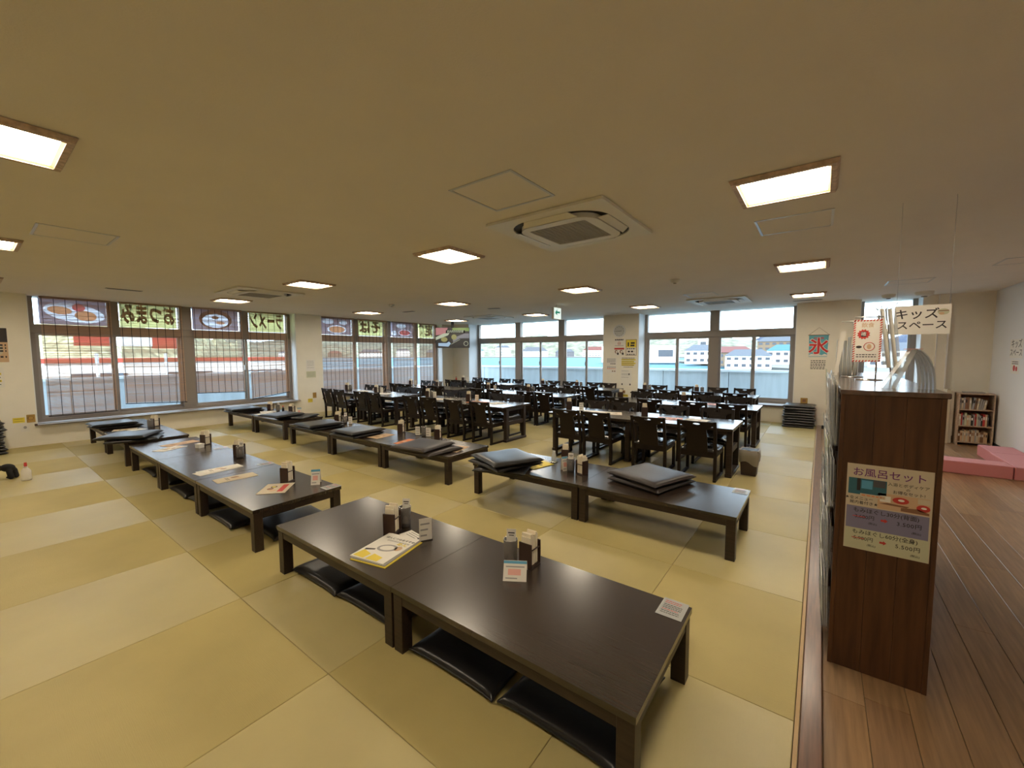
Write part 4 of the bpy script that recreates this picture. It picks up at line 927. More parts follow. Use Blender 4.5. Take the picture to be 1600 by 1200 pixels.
# clear leaflet pockets hanging on the tatami side
for k in range(9):
    y = CY0 + 0.12 + k * 0.25
    for r in range(4):
        z0 = ZW + 0.12 + r * 0.345
        T = thing('leaflet_pocket', 'clear leaflet pocket on the cabinet side, %s column, %s' % (['first', 'second', 'third', 'fourth', 'fifth', 'sixth', 'seventh', 'eighth', 'ninth'][k], ['lowest row', 'second row up', 'third row up', 'top row'][r]), 'leaflet holder', (CX0 - 0.001, y, z0), 0, 'clear leaflet pockets on the cabinet side')
        hh = 0.30 + (0.06 if r == 3 else 0)
        MB().hexa([(-0.030, 0, 0), (-0.028, 0, 0), (-0.028, 0.215, 0), (-0.030, 0.215, 0)], [(-0.050, 0, hh * 0.82), (-0.048, 0, hh * 0.82), (-0.048, 0.215, hh * 0.82), (-0.050, 0.215, hh * 0.82)]).build('pocket', 'acrylic', T)
        MB().hexa([(-0.028, 0, 0), (0, 0, 0), (0, 0.002, 0), (-0.028, 0.002, 0)], [(-0.048, 0, hh * 0.8), (0, 0, hh * 0.8), (0, 0.002, hh * 0.8), (-0.048, 0.002, hh * 0.8)]).build('pocket_side', 'acrylic', T)
        for j in range(3):
            xb = -0.006 - 0.008 * j; xt = -0.010 - 0.013 * j - random.uniform(0, .004); ht = hh * random.uniform(0.88, 1.0); e = random.uniform(-0.004, 0.010)
            MB().hexa([(xb - .002, .006, .004), (xb, .006, .004), (xb - e, .207, .004), (xb - .002 - e, .207, .004)], [(xt - .002, .006, ht), (xt, .006, ht), (xt - e, .207, ht), (xt - .002 - e, .207, ht)]).build('leaflet', random.choice(['leaf_white', 'leaf_white', 'leaf_white', 'paper', 'pale_green', 'grey_print']), T)
# notice on the end
P = thing('price_notice', 'bath set price notice taped to the cabinet end', 'notice', ((0.131 + 0.452) / 2, CY0 + 0.0038, 0.8145), (PI / 2, 0, 0))
hw, hh = 0.159, 0.221
rect('sheet', 'cream', P, -hw, -hh, hw, hh, 0, 0.0012)
rect('band', 'lilac', P, -hw + .005, -0.112, hw - .008, 0.003, 0.0012, .0004); rect('band', 'pale_green', P, -hw + .003, -hh + .002, hw - .003, -0.113, 0.0012, .0004)
text('お風呂セット', 0.046, 'purple_print', P, 0.0, 0.178, 0.0014, bold=0.009, sx=1.0)
text('入浴とボディケア', 0.0185, 'ink', P, 0.072, 0.137, 0.0014, bold=0.006); text('の', 0.016, 'ink', P, 0.072, 0.118, 0.0014, bold=0.006); text('お得なセット!', 0.0185, 'ink', P, 0.075, 0.100, 0.0014, bold=0.006)
rect('picture', 'teal_print', P, -hw + .008, 0.065, -0.005, 0.148, 0.0012, .0004); rect('picture', 'blue_print', P, -0.10, 0.098, -0.058, 0.140, 0.0016, .0004); rect('picture', 'house_grey', P, -0.055, 0.112, -0.01, 0.146, 0.0016, .0004); rect('picture', 'ink', P, -0.118, 0.085, -0.104, 0.148, 0.0018, .0004)
rect('picture', 'cream', P, -0.104, 0.056, -0.008, 0.072, 0.0020, .0004); lines('print', 'orange_print', P, -0.098, -0.014, [0.064], 0.006, 0.0024, 6)
rect('picture', 'tan_print', P, -0.036, 0.008, hw - .008, 0.088, 0.0012, .0004); rect('picture', 'paper', P, -0.028, 0.045, 0.012, 0.075, 0.0016, .0004); rect('picture', 'cream', P, 0.108, 0.06, 0.15, 0.085, 0.0016, .0004)
shape('picture', 'red_print', P, ell(0.048, 0.062, 0.030, 0.016, 16), 0.0018, .0004); shape('picture', 'red_print', P, ell(0.128, 0.040, 0.024, 0.017, 16), 0.0018, .0004)
shape('picture', 'paper', P, ell(0.05, 0.064, 0.012, 0.006, 10), 0.0022, .0004); shape('picture', 'paper', P, ell(0.13, 0.042, 0.010, 0.005, 10), 0.0022, .0004)
shape('picture', 'brown_print', P, [(0.05, 0.012), (0.149, 0.010), (0.149, 0.02), (0.11, 0.034), (0.05, 0.028)], 0.0018, .0004); shape('picture', 'brown_print', P, [(-0.03, 0.034), (0.07, 0.03), (0.08, 0.038), (0.0, 0.042)], 0.0020, .0004)
shape('picture', 'tan_print', P, ell(0.0, 0.022, 0.026, 0.008, 12), 0.0018, .0004)
text('★全メニュー', 0.0185, 'ink', P, -0.107, 0.044, 0.0014, bold=0.006); text('館内着付き★', 0.0185, 'ink', P, -0.088, 0.022, 0.0014, bold=0.006)
text('もみほぐし30分(背面)', 0.0255, 'ink', P, -0.005, -0.018, 0.0018, bold=0.006); text('3,680円', 0.024, 'ink', P, -0.082, -0.05, 0.0018, bold=0.006)
text('3.500円', 0.026, 'ink', P, 0.083, -0.055, 0.0018, bold=0.006, spacing=1.1); text('(税込)', 0.013, 'ink', P, -0.05, -0.078, 0.0018, bold=0.006); text('(税込)', 0.013, 'ink', P, 0.11, -0.088, 0.0018, bold=0.006)
text('もみほぐし60分(全身)', 0.0255, 'ink', P, -0.005, -0.131, 0.0018, bold=0.006); text('5,980円', 0.024, 'ink', P, -0.082, -0.163, 0.0018, bold=0.006)
text('5.500円', 0.026, 'ink', P, 0.083, -0.168, 0.0018, bold=0.006, spacing=1.1); text('(税込)', 0.013, 'ink', P, -0.05, -0.192, 0.0018, bold=0.006); text('(税込)', 0.013, 'ink', P, 0.11, -0.200, 0.0018, bold=0.006)
for y in (-0.052, -0.165):
    shape('arrow', 'red_print', P, [(-0.02, y - 0.005), (-0.006, y - 0.005), (-0.006, y - 0.011), (0.006, y), (-0.006, y + 0.011), (-0.006, y + 0.005), (-0.02, y + 0.005)], 0.0018, .0005)
    rect('strike', 'red_print', P, -0.128, y + 0.001, -0.078, y + 0.0045, 0.0024, .0005)
# things on the cabinet top
ZK = CZ
# striped notice on a pole stand
T = thing('pole_notice', 'red striped notice hanging from a slim metal pole stand on the cabinet', 'sign', (0.27, 3.75, ZK), 0)
MB().lathe([(.001, 0), (.075, 0), (.075, .006), (.001, .01)], 20).build('base', 'chrome', T); MB().tube([(0.035, 0, 0), (0.035, 0, 0.44)], 0.005).build('pole', 'chrome', T)
MB().tube([(-0.09, 0, 0.435), (0.06, 0, 0.43)], 0.004).build('cross_bar', 'alu', T)
SN = link('board', None, T, (-0.02, -0.006, 0.27), (PI / 2, 0, 0))
rect('sheet', 'paper', SN, -0.075, -0.145, 0.075, 0.145, 0, .0015)
q = MB()
for k in range(18):
    z = -0.145 + 0.29 * k / 18; q.add([(-0.075, z, .002), (-0.063, z + .008, .002), (-0.063, z + .016, .002), (-0.075, z + .008, .002)], [(0, 1, 2, 3)]); q.add([(0.063, z, .002), (0.075, z + .008, .002), (0.075, z + .016, .002), (0.063, z + .008, .002)], [(0, 1, 2, 3)])
for k in range(9):
    x = -0.075 + 0.15 * k / 9
    for y in (-0.145, 0.133): q.add([(x, y, .002), (x + .008, y, .002), (x + .014, y + .012, .002), (x + .006, y + .012, .002)], [(0, 1, 2, 3)])
tag(q.build('stripes', 'red_print', SN), kind='stuff')
shape('picture', 'red_print', SN, [(math.cos(a) * r * 1.0 - 0.02, math.sin(a) * r + 0.045) for a, r in [(2 * PI * k / 24, 0.036 if k % 2 else 0.028) for k in range(24)]], .0016, .0006)
rect('picture', 'ink', SN, -0.034, 0.028, -0.006, 0.062, .0022, .0006); text('飲食', 0.034, 'tan_print', SN, 0.0, 0.105, .002, bold=.006); text('確', 0.028, 'paper', SN, -0.02, 0.045, .003, bold=.01)
MB().tube([(0.012 + 0.028 * math.cos(a), -0.04 + 0.028 * math.sin(a), 0.002) for a in [2 * PI * k / 20 for k in range(21)]], 0.002, 5).build('ring_mark', 'red_print', SN)
shape('picture', 'tan_print', SN, ell(0.012, -0.04, 0.012, 0.018, 12), .0016, .0006); shape('picture', 'ink', SN, ell(-0.042, -0.042, 0.016, 0.009, 14), .0016, .0006)
lines('print', 'ink', SN, -0.055, 0.05, [-0.095, -0.11], 0.006, .0016, 7)
T = thing('pole_notice', 'second slim metal pole stand behind the striped notice', 'sign', (0.20, 4.15, ZK), 0)
MB().lathe([(.001, 0), (.07, 0), (.07, .006), (.001, .01)], 20).build('base', 'chrome', T); MB().tube([(0, 0, 0), (0, 0, 0.43)], 0.005).build('pole', 'chrome', T); MB().tube([(-0.08, 0, 0.43), (0.08, 0, 0.43)], 0.004).build('cross_bar', 'alu', T)
box('clip', 'alu', T, -0.012, 0.012, -0.004, 0.006, 0.40, 0.43)
# tall folded clear film boards
T = thing('rolled_film', 'tall pale ribbed film strips leaning right of the striped notice', 'film', (0.385, 3.95, ZK), 0.0)
for k in range(5):
    a = k * 0.012; q = MB(); x0 = -0.075 + 0.022 * k
    q.hexa([(x0 + 0.045, -0.02 + a, 0.10 - 0.02 * k), (x0 + 0.068, -0.02 + a, 0.10 - 0.02 * k), (x0 + 0.068, -0.016 + a, 0.10 - .02 * k), (x0 + 0.045, -0.016 + a, 0.10 - .02 * k)],
           [(x0 - 0.01, -0.02 + a, 0.50), (x0 + 0.012, -0.02 + a, 0.50), (x0 + 0.012, -0.016 + a, 0.50), (x0 - 0.01, -0.016 + a, 0.50)]); q.build('strip', 'plastic_white' if k % 2 else 'acrylic_film', T)
MB().tube([(0.02, 0, 0), (-0.03, 0, 0.5)], 0.004).build('support_rod', 'chrome', T)
for k in range(4): MB().tube([(-0.07 + k * 0.02, 0, 0.49), (-0.10 + k * 0.045, 0, 0.53 + 0.01 * (k % 2))], 0.003, 5).build('wire_end', 'alu', T)
# clear brochure stand: a leaning panel and curved ribs
T = thing('brochure_stand', 'clear acrylic stand with curved ribs at the near end of the cabinet top', 'stand', (0.355, 2.98, ZK), 0)
MB().hexa([(-0.085, -0.05, 0), (-0.035, -0.05, 0), (-0.035, 0.10, 0), (-0.085, 0.10, 0)], [(0.02, -0.05, 0.205), (0.04, -0.05, 0.205), (0.04, 0.10, 0.205), (0.02, 0.10, 0.205)]).build('leaning_panel', 'acrylic_film', T)
for k in range(5):
    q = MB(); w_r, h_r = 0.030 + 0.014 * k, 0.178 + 0.007 * k
    pts = [(0.03 + w_r * math.sin(PI / 2 * t_ / 8) ** 0.9, h_r * math.cos(PI / 2 * t_ / 8)) for t_ in range(9)]
    vs = []
    for x, z in pts: vs += [(x, -0.03 - 0.004 * k, z), (x, 0.004, z), (x - 0.0075, 0.004, z - 0.003), (x - 0.0075, -0.03 - 0.004 * k, z - 0.003)]
    fs = [(3, 2, 1, 0), (32, 33, 34, 35)]
    for j in range(8):
        for m_ in range(4): fs.append((j * 4 + m_, j * 4 + (m_ + 1) % 4, j * 4 + 4 + (m_ + 1) % 4, j * 4 + 4 + m_))
    q.add(vs, fs); q.build('rib', 'rib_plastic', T)
box('top_sheet', 'pink_print', T, 0.005, 0.06, -0.05, 0.10, 0.205, 0.208)
T = thing('film_stack', 'clear film rolls standing at the left of the cabinet top', 'film', (0.20, 4.5, ZK))
for k in range(5):
    x = -0.06 + 0.024 * k; MB().tube([(x, 0, 0), (x + 0.004 * (k - 2), 0, 0.26 + 0.03 * (k % 3))], 0.011, 8).build('roll', 'acrylic_film', T)
T = thing('film_stack', 'pale tilted film sheet behind the clear rolls', 'film', (0.125, 4.4, ZK)); MB().hexa([(-0.03, 0, 0.0), (-0.01, 0, 0.0), (-0.01, .004, 0.0), (-0.03, .004, 0.0)], [(0.0, 0, 0.36), (0.035, 0, 0.37), (0.035, .004, 0.37), (0.0, .004, 0.36)]).build('sheet', 'paper', T); MB().tube([(-0.02, 0.01, 0), (-0.02, 0.01, 0.3)], 0.003, 5).build('support_rod', 'alu', T)

# kids space sign hanging from the ceiling
T = thing('hanging_sign', 'white hanging sign with black katakana lettering over the kids area', 'sign', (0.575, 4.2, 1.835), (PI / 2, 0, 0))
sw, sh = 0.148, 0.105
rect('board', 'paper', T, -sw, -sh, sw, sh, 0, 0.004)
text('キッズ', 0.080, 'ink', T, -0.03, 0.038, 0.0045, bold=0.012); text('スペース', 0.068, 'ink', T, 0.0, -0.042, 0.0045, bold=0.012)
shape('picture', 'pale_green', T, ell(0.108, 0.052, 0.030, 0.022, 14), 0.0042, .0005); rect('picture', 'brown_print', T, 0.082, 0.056, 0.136, 0.062, 0.0048, .0005); shape('picture', 'tan_print', T, ell(0.10, 0.04, 0.014, 0.010, 10), 0.0048, .0005)
MB().tube([(-sw + .01, sh, .002), (-sw + .01, ZC - 1.835, .002)], 0.0012, 4).build('thread', 'alu', T); MB().tube([(sw - .01, sh, .002), (sw - .01, ZC - 1.835, .002)], 0.0012, 4).build('thread', 'alu', T)

# ---------------------------------------------------------------- back wall fittings
def wall_thing(name, label, cat, x, z, y=YB - 0.001): return thing(name, label, cat, (x, y, z), FACE_FRONT)
C = wall_thing('wall_clock', 'round white wall clock on the back pillar', 'clock', -4.586, 2.23)
MB().lathe([(.001, .0), (0.178, .0), (0.182, .02), (0.175, .034), (0.160, .034), (0.155, .022), (0.001, .022)], 32).build('clock_case', 'leaf_white', C)
MB().lathe([(0.154, .0225), (0.001, .0235)], 32).build('dial', 'dial', C)
q = MB()
for k in range(12):
    a = k * PI / 6; c, s_ = math.cos(a), math.sin(a); r0, r1 = 0.118, 0.142; w2 = 0.004
    q.add([(r0 * c - w2 * s_, r0 * s_ + w2 * c, .0245), (r0 * c + w2 * s_, r0 * s_ - w2 * c, .0245), (r1 * c + w2 * s_, r1 * s_ - w2 * c, .0245), (r1 * c - w2 * s_, r1 * s_ + w2 * c, .0245)], [(3, 2, 1, 0)])
tag(q.build('hour_marks', 'ink', C), kind='stuff')
box('hand', 'ink', C, -0.10, 0.01, -0.004, 0.004, .026, .028); MB().box(-0.005, 0.075, -0.005, 0.005, .028, .030).build('hand', 'ink', C, None, (0, 0, 0.06))
def notice(name, label, x0, x1, z0, z1, base, draws, cat='notice'):
    T = wall_thing(name, label, cat, (x0 + x1) / 2, (z0 + z1) / 2); a, c = (x1 - x0) / 2, (z1 - z0) / 2
    rect('sheet', base, T, -a, -c, a, c, 0, .001); draws(T, a, c); return T
def nl(m, fr, hh_, seed, xs_=(-0.85, 0.85)):
    return lambda T, a, c: lines('print', m, T, a * xs_[0], a * xs_[1], [c * f for f in fr], hh_, 0.0012, seed)
def n1(T, a, c):
    nl('ink', (0.9, 0.72), 0.022, 3)(T, a, c); nl('grey_print', (-0.85,), 0.018, 4)(T, a, c)
    MB().tube([(0.04 * math.cos(t_), 0.04 * math.sin(t_) - 0.02, .002) for t_ in [2 * PI * k / 16 for k in range(17)]], 0.005, 5).build('ban_mark', 'red_print', T); box('picture', 'brown_print', T, -0.02, 0.02, -0.03, -0.012, .001, .002)
notice('paper_notice', 'white no smoking style notice just below the clock', -4.736, -4.445, 1.806, 2.007, 'paper', n1)
def n2(T, a, c):
    rect('band', 'red_print', T, -a, c * 0.55, a, c, .001, .0005)
    for x in (-a * 0.6, a * 0.4): shape('picture', 'brown_print', T, ell(x, c * 0.0, a * 0.3, c * 0.45, 14), .001, .0006); shape('picture', 'paper', T, ell(x + 0.01, -c * 0.05, a * 0.18, c * 0.28, 14), .0018, .0006); rect('picture', 'ink', T, x + a * 0.15, -c * 0.8, x + a * 0.5, -c * 0.25, .001, .0006)
notice('paper_notice', 'notice with a red header and two drawn faces', -4.732, -4.441, 1.543, 1.761, 'paper', n2)
def n3(T, a, c):
    rect('band', 'yellow_print', T, -a, 0.0, a, c, .001, .0005); rect('picture', 'ink', T, -a * 0.65, c * 0.15, -a * 0.4, c * 0.65, .0016, .0005); rect('picture', 'ink', T, -a * 0.15, c * 0.15, a * 0.6, c * 0.35, .0016, .0005); rect('picture', 'ink', T, -a * 0.1, c * 0.45, a * 0.65, c * 0.66, .0016, .0005)
    lines('print', 'ink', T, -a * 0.8, a * 0.8, [-c * 0.15, -c * 0.85], 0.025, .0012, 9); lines('print', 'ink', T, -a * 0.6, a * 0.6, [-c * 0.5], 0.045, .0012, 11)
    q = MB(); q.box(-a, a, -c, -c + .012, .0012, .002).box(-a, a, c - .012, c, .0012, .002).box(-a, -a + .012, -c, c, .0012, .002).box(a - .012, a, -c, c, .0012, .002); q.build('border', 'brown_print', T)
notice('paper_notice', 'yellow and white framed notice right of the clock', -4.395, -4.085, 1.543, 1.989, 'paper', n3)
def n4(T, a, c): nl('grey_print', (0.75, 0.5, 0.25, 0.0, -0.25), 0.016, 5)(T, a, c); nl('ink', (-0.7,), 0.025, 5, (-0.2, 0.8))(T, a, c)
notice('paper_notice', 'small grey printed notice, upper one at the pillar left edge', -4.971, -4.663, 1.277, 1.474, 'paper', n4)
def n5(T, a, c): nl('grey_print', (0.85, 0.6), 0.016, 6)(T, a, c); nl('orange_print', (0.3,), 0.02, 6)(T, a, c); nl('brown_print', (-0.4,), 0.03, 6, (0.1, 0.85))(T, a, c); 
notice('paper_notice', 'small printed notice, lower one at the pillar left edge', -4.968, -4.659, 1.035, 1.239, 'paper', n5)
def n6(T, a, c): nl('ink', (0.92,), 0.018, 7)(T, a, c); [rect('band', 'yellow_print', T, -a * 0.9, c * f - .02, a * (0.95 - 0.2 * (k % 2)), c * f + .02, .001, .0005) for k, f in enumerate((0.6, 0.2, -0.15, -0.5))]; lines('print', 'ink', T, -a * 0.85, a * 0.8, [c * f for f in (0.6, 0.2, -0.15, -0.5)], 0.012, .0018, 8); nl('ink', (-0.9,), 0.014, 9, (-0.6, 0.6))(T, a, c)
notice('paper_notice', 'notice with yellow highlighted lines on the back pillar', -4.538, -4.096, 1.207, 1.484, 'paper', n6)
def n7(T, a, c):
    nl('grey_print', (0.85, 0.5, 0.35, 0.05), 0.012, 12, (-0.8, 0.5))(T, a, c)
    for x, y in ((0.55, 0.45), (-0.7, -0.85), (0.75, -0.85)): shape('picture', 'ink', T, ell(a * x, c * y, 0.02, 0.028, 10), .001, .0006)
notice('paper_notice', 'tall white notice with three black dots low on the pillar', -4.537, -4.216, 0.70, 1.141, 'paper', n7)
def plate(x, z, label, w_=0.13, hh_=0.12):
    T = wall_thing('outlet_plate', label, 'socket', x, z); MB().box(-w_ / 2, w_ / 2, -hh_ / 2, hh_ / 2, 0, .008, 0, .003).build('cover_plate', 'gold_plate', T); rect('socket', 'brown_print', T, -0.03, -0.03, 0.03, 0.03, .008, .001)
plate(-4.44, 0.52, 'gold socket plate low on the back pillar', 0.1, 0.08); plate(-0.262, 0.535, 'gold socket plate above the right cushion stack')
notice('wall_sticker', 'small yellow sticker low on the back pillar', -4.46, -4.31, 0.38, 0.445, 'yellow_print', nl('ink', (0.0,), 0.01, 3), 'sticker')
# ice banner
T = wall_thing('hanging_banner', 'light blue banner with a red ice character on a string', 'banner', -0.052, 1.745)
q = MB(); cols = []
pts = [(-0.175, 0.235), (-0.165, -0.235), (0.155, -0.235), (0.172, 0.235)]
MB().prism(pts, 0.003, 0.006).build('cloth', 'banner_blue', T)
shape('wave', 'paper', T, [(-0.163, -0.19), (-0.11, -0.165), (-0.06, -0.195), (0.0, -0.17), (0.06, -0.2), (0.11, -0.17), (0.155, -0.19), (0.153, -0.225), (-0.163, -0.225)], .006, .0006)
text('氷', 0.37, 'paper', T, 0, -0.03, .0072, bold=0.045); text('氷', 0.36, 'banner_red', T, 0, -0.03, .0082, bold=0.02)
text('自家製', 0.06, 'banner_red', T, 0, 0.165, .0072, bold=0.01, spacing=1.1)
MB().tube([(-0.19, 0.238, .008), (0.19, 0.238, .008)], 0.006, 6).build('rod', 'brown_print', T); MB().tube([(-0.18, 0.238, .006), (0.0, 0.40, .004), (0.18, 0.238, .006)], 0.003, 5).build('string', 'brown_print', T)
notice('paper_notice', 'white notice of black print below the ice banner', -0.20, 0.105, 1.23, 1.44, 'wall', nl('ink', (0.85, 0.5, 0.15, -0.15, -0.5, -0.8), 0.016, 14))
# left wall fittings
def lwall(name, label, cat, y, z): return thing(name, label, cat, (XL + 0.001, y, z), FACE_RIGHT)
T = lwall('food_poster', 'large food poster at the left edge of the picture', 'poster', 0.13, 1.79)
rect('sheet', 'tan_print', T, -0.36, -0.29, 0.36, 0.29, 0, .0015); rect('picture', 'ink', T, 0.10, 0.05, 0.36, 0.29, .0015, .0005); shape('picture', 'cream', T, ell(-0.02, -0.08, 0.33, 0.2, 20), .0022, .0005); shape('picture', 'paper', T, ell(-0.05, -0.05, 0.2, 0.1, 20), .0028, .0005); shape('picture', 'red_print', T, ell(0.08, -0.06, 0.05, 0.05, 12), .0034, .0005)
lines('print', 'ink', T, 0.27, 0.34, [0.0, -0.05, -0.1, -0.2], 0.03, .0022, 3)
T = lwall('paper_notice', 'white notice with yellow lines under the left food poster', 'notice', 0.21, 1.24); rect('sheet', 'paper', T, -0.21, -0.17, 0.21, 0.17, 0, .001)
for k, z in enumerate((0.06, 0.0, -0.06)): rect('band', 'yellow_print', T, -0.19, z - .018, 0.18 - 0.03 * (k % 2), z + .018, .001, .0005)
lines('print', 'ink', T, -0.19, 0.17, [0.12, 0.06, 0.0, -0.06, -0.12], 0.014, .0018, 5)
def lplate(y, z, label, hh_=0.14):
    T = lwall('outlet_plate', label, 'socket', y, z); MB().box(-0.05, 0.05, -hh_ / 2, hh_ / 2, 0, .008, 0, .003).build('cover_plate', 'gold_plate', T); MB().tube([(0.032 * math.cos(t_), 0.032 * math.sin(t_) + .01, .0095) for t_ in [2 * PI * k / 16 for k in range(17)]], 0.0035, 5).build('socket', 'brown_print', T)
lplate(0.675, 0.495, 'gold socket plate beside the leftmost window frame'); lplate(5.81, 0.485, 'gold socket plate on the left pillar', 0.15)
T = lwall('wall_sticker', 'yellow sticker left of the gold plate by the leftmost window', 'sticker', 0.535, 0.48); rect('sheet', 'yellow_print', T, -0.068, -0.045, 0.068, 0.045, 0, .001); lines('print', 'ink', T, -0.05, 0.05, [0.02, -0.02], 0.006, .001, 3)
T = lwall('wall_sticker', 'white and yellow sticker below the gold plate on the left pillar', 'sticker', 5.73, 0.35); rect('sheet', 'yellow_print', T, -0.11, -0.05, 0.02, 0.05, 0, .001); rect('sheet', 'paper', T, 0.02, -0.06, 0.11, 0.06, 0, .001)
T = lwall('paper_notice', 'small white drawing taped low on the left wall', 'notice', 0.60, 0.33); rect('sheet', 'paper', T, -0.05, -0.06, 0.05, 0.06, 0, .001); shape('picture', 'grey_print', T, ell(0, 0.015, 0.02, 0.025, 10), .001, .0005)
T = lwall('paper_notice', 'white notice on the left pillar, upper one', 'notice', 5.73, 1.31); rect('sheet', 'paper', T, -0.125, -0.16, 0.125, 0.16, 0, .001); lines('print', 'grey_print', T, -0.1, 0.09, [0.12, 0.08, 0.04, 0.0, -0.06], 0.01, .001, 6)
T = lwall('paper_notice', 'greenish notice on the left pillar, lower one', 'notice', 5.735, 1.065); rect('sheet', 'pale_green', T, -0.13, -0.085, 0.13, 0.085, 0, .001); lines('print', 'grey_print', T, -0.1, 0.09, [0.04, 0.0, -0.04], 0.01, .001, 7)
# right wall papers
T = thing('paper_notice', 'kids area notice on the white right wall', 'notice', (XR - 0.001, 10.05, 1.65), FACE_LEFT); rect('sheet', 'paper', T, -0.27, -0.15, 0.27, 0.15, 0, .001); text('キッズ', 0.15, 'ink', T, 0, 0.07, .0015); text('スペース', 0.13, 'ink', T, 0, -0.07, .0015)
T = thing('paper_notice', 'small notice with red figures on the white right wall', 'notice', (XR - 0.001, 10.05, 1.36), FACE_LEFT); rect('sheet', 'paper', T, -0.17, -0.11, 0.17, 0.11, 0, .001); shape('picture', 'red_print', T, ell(-0.03, -0.02, 0.05, 0.05, 10), .001, .0006); shape('picture', 'red_print', T, ell(0.07, -0.03, 0.04, 0.04, 10), .001, .0006); lines('print', 'ink', T, -0.13, 0.13, [0.08, 0.05], 0.014, .001, 3)

# ---------------------------------------------------------------- wall screen in the far corner
T = thing('wall_screen', 'flat screen showing food in the far left corner', 'television', (-10.0, 10.0, 2.16), (math.radians(90), 0, math.radians(40)))
hw, hh = 0.56, 0.33
MB().box(-hw - .012, hw + .012, -hh - .012, hh + .012, -0.045, 0.0, 0, .005).build('screen_case', 'black', T)
rect('screen', 's_black', T, -hw, -hh, hw, hh, 0, .001)
shape('picture', 's_pink', T, [(-hw, hh), (-0.15, hh), (-0.25, 0.12), (-hw, 0.08)], .0012, .0005); shape('picture', 's_pale', T, [(-hw, 0.02), (-0.3, 0.14), (-0.1, 0.16), (-0.15, 0.08), (-hw, -0.08)], .0018, .0005)
shape('picture', 's_green', T, [(0.0, hh), (hw, hh), (hw, 0.22), (0.0, 0.22)], .0012, .0005); shape('picture', 's_olive', T, ell(-0.28, -0.06, 0.11, 0.08, 16), .0022, .0005); shape('picture', 's_olive', T, ell(0.05, 0.02, 0.09, 0.09, 16), .0022, .0005)
shape('picture', 's_grey', T, [(0.0, -0.02), (0.4, 0.14), (hw, 0.14), (hw, -0.02), (0.25, -0.02), (0.02, -0.16)], .0014, .0005); shape('picture', 's_blue', T, [(-0.48, -0.18), (-0.2, -0.18), (-0.12, -0.13), (-0.06, -0.2), (-0.14, -0.3), (-0.48, -0.28)], .0022, .0005)
MB().tube([(0.45 + 0.07 * math.cos(t_), -0.2 + 0.07 * math.sin(t_), .004) for t_ in [2 * PI * k / 16 for k in range(17)]], 0.008, 5).build('picture', 's_pale', T); MB().tube([(-0.05, -0.22, .004), (0.25, -0.06, .004)], 0.006, 5).build('picture', 's_pale', T)
rect('caption_bar', 'black_gloss', T, -0.22, 0.16, 0.42, 0.25, .0024, .0005)
lines('caption', 's_pale', T, -0.18, 0.38, [0.19, 0.23], 0.02, .003, 4)
MB().box(-0.05, 0.05, 0.30, ZC - 2.16, -0.07, -0.045).build('ceiling_mount', 'black', T)

# ---------------------------------------------------------------- kids area
K2 = thing('bookcase', 'narrow three shelf bookcase at the end of the kids area', 'bookcase', (2.0, 10.62, ZW))
bw, bd, bh = 0.44, 0.30, 0.93
for s_ in (0, bw - 0.018): box('side_panel', 'lamp_wood', K2, s_, s_ + 0.018, 0, bd, 0, bh)
for z in (0.05, 0.34, 0.63, bh - 0.018): box('shelf', 'lamp_wood', K2, 0.018, bw - 0.018, 0, bd, z, z + 0.018)
box('back_panel', 'brown_print', K2, 0.018, bw - 0.018, bd - 0.01, bd, 0, bh)
bc = ['cream', 'tan_print', 'grey_print', 'cream', 'brown_print', 'ink', 'pale_green', 'red_print']
for r, (z, nm) in enumerate(((0.068, 'bottom'), (0.358, 'middle'), (0.648, 'top'))):
    x = 0.022; k = 0
    while x < bw - (0.105 if r == 2 else 0.068):
        wd = random.uniform(0.017, 0.03); hh_ = random.uniform(0.17, 0.22); m = random.choice(bc[:5] if r != 1 else bc)
        T = thing('book', 'book standing on the %s shelf of the kids area bookcase' % nm, 'book', (2.0 + x, 10.64, ZW + z), 0, 'books on the %s shelf of the bookcase' % nm)
        if r == 2 and k > 5: T.rotation_euler = (0, 0.12, 0)
        box('cover', m, T, 0, wd - .002, 0, 0.15, 0, hh_); box('spine_label', random.choice(['paper', 'ink', 'brown_print', 'grey_print']), T, .004, wd - .006, -.001, 0, hh_ * 0.55, hh_ * 0.8); x += wd + (0.003 if r == 2 and k > 5 else 0); k += 1
T = thing('book', 'thin folder lying on top of the kids area bookcase', 'book', (2.08, 10.7, ZW + bh)); box('cover', 'grey_print', T, 0, 0.25, 0, 0.18, 0, 0.018)
T = thing('folding_panel', 'beige panel standing left of the bookcase', 'panel', (1.86, 10.7, ZW)); box('panel_leaf', 'cream', T, 0, 0.05, 0, 0.3, 0, 0.98); box('panel_leaf', 'wall', T, 0.055, 0.10, 0.05, 0.3, 0, 0.97)
def foam(name, x0, x1, y0, y1, hh_, label):
    T = thing(name, label, 'foam block', (x0, y0, ZW)); a, c = x1 - x0, y1 - y0
    MB().box(0, a, 0, c, 0, hh_ - 0.004, 0, .01).build('foam_core', 'pink_foam', T); MB().box(0.004, a - .004, 0.004, c - .004, hh_ - 0.006, hh_, 0, .002).build('top_cover', 'pink_top', T)
foam('foam_barrier', 1.15, 2.06, 8.08, 8.40, 0.17, 'long pink foam barrier across the kids area floor')
foam('foam_barrier', 2.07, 2.46, 8.08, 9.10, 0.17, 'pink foam barrier running along the white wall')
foam('foam_barrier', 2.08, 2.46, 9.11, 9.75, 0.17, 'far pink foam barrier along the white wall')

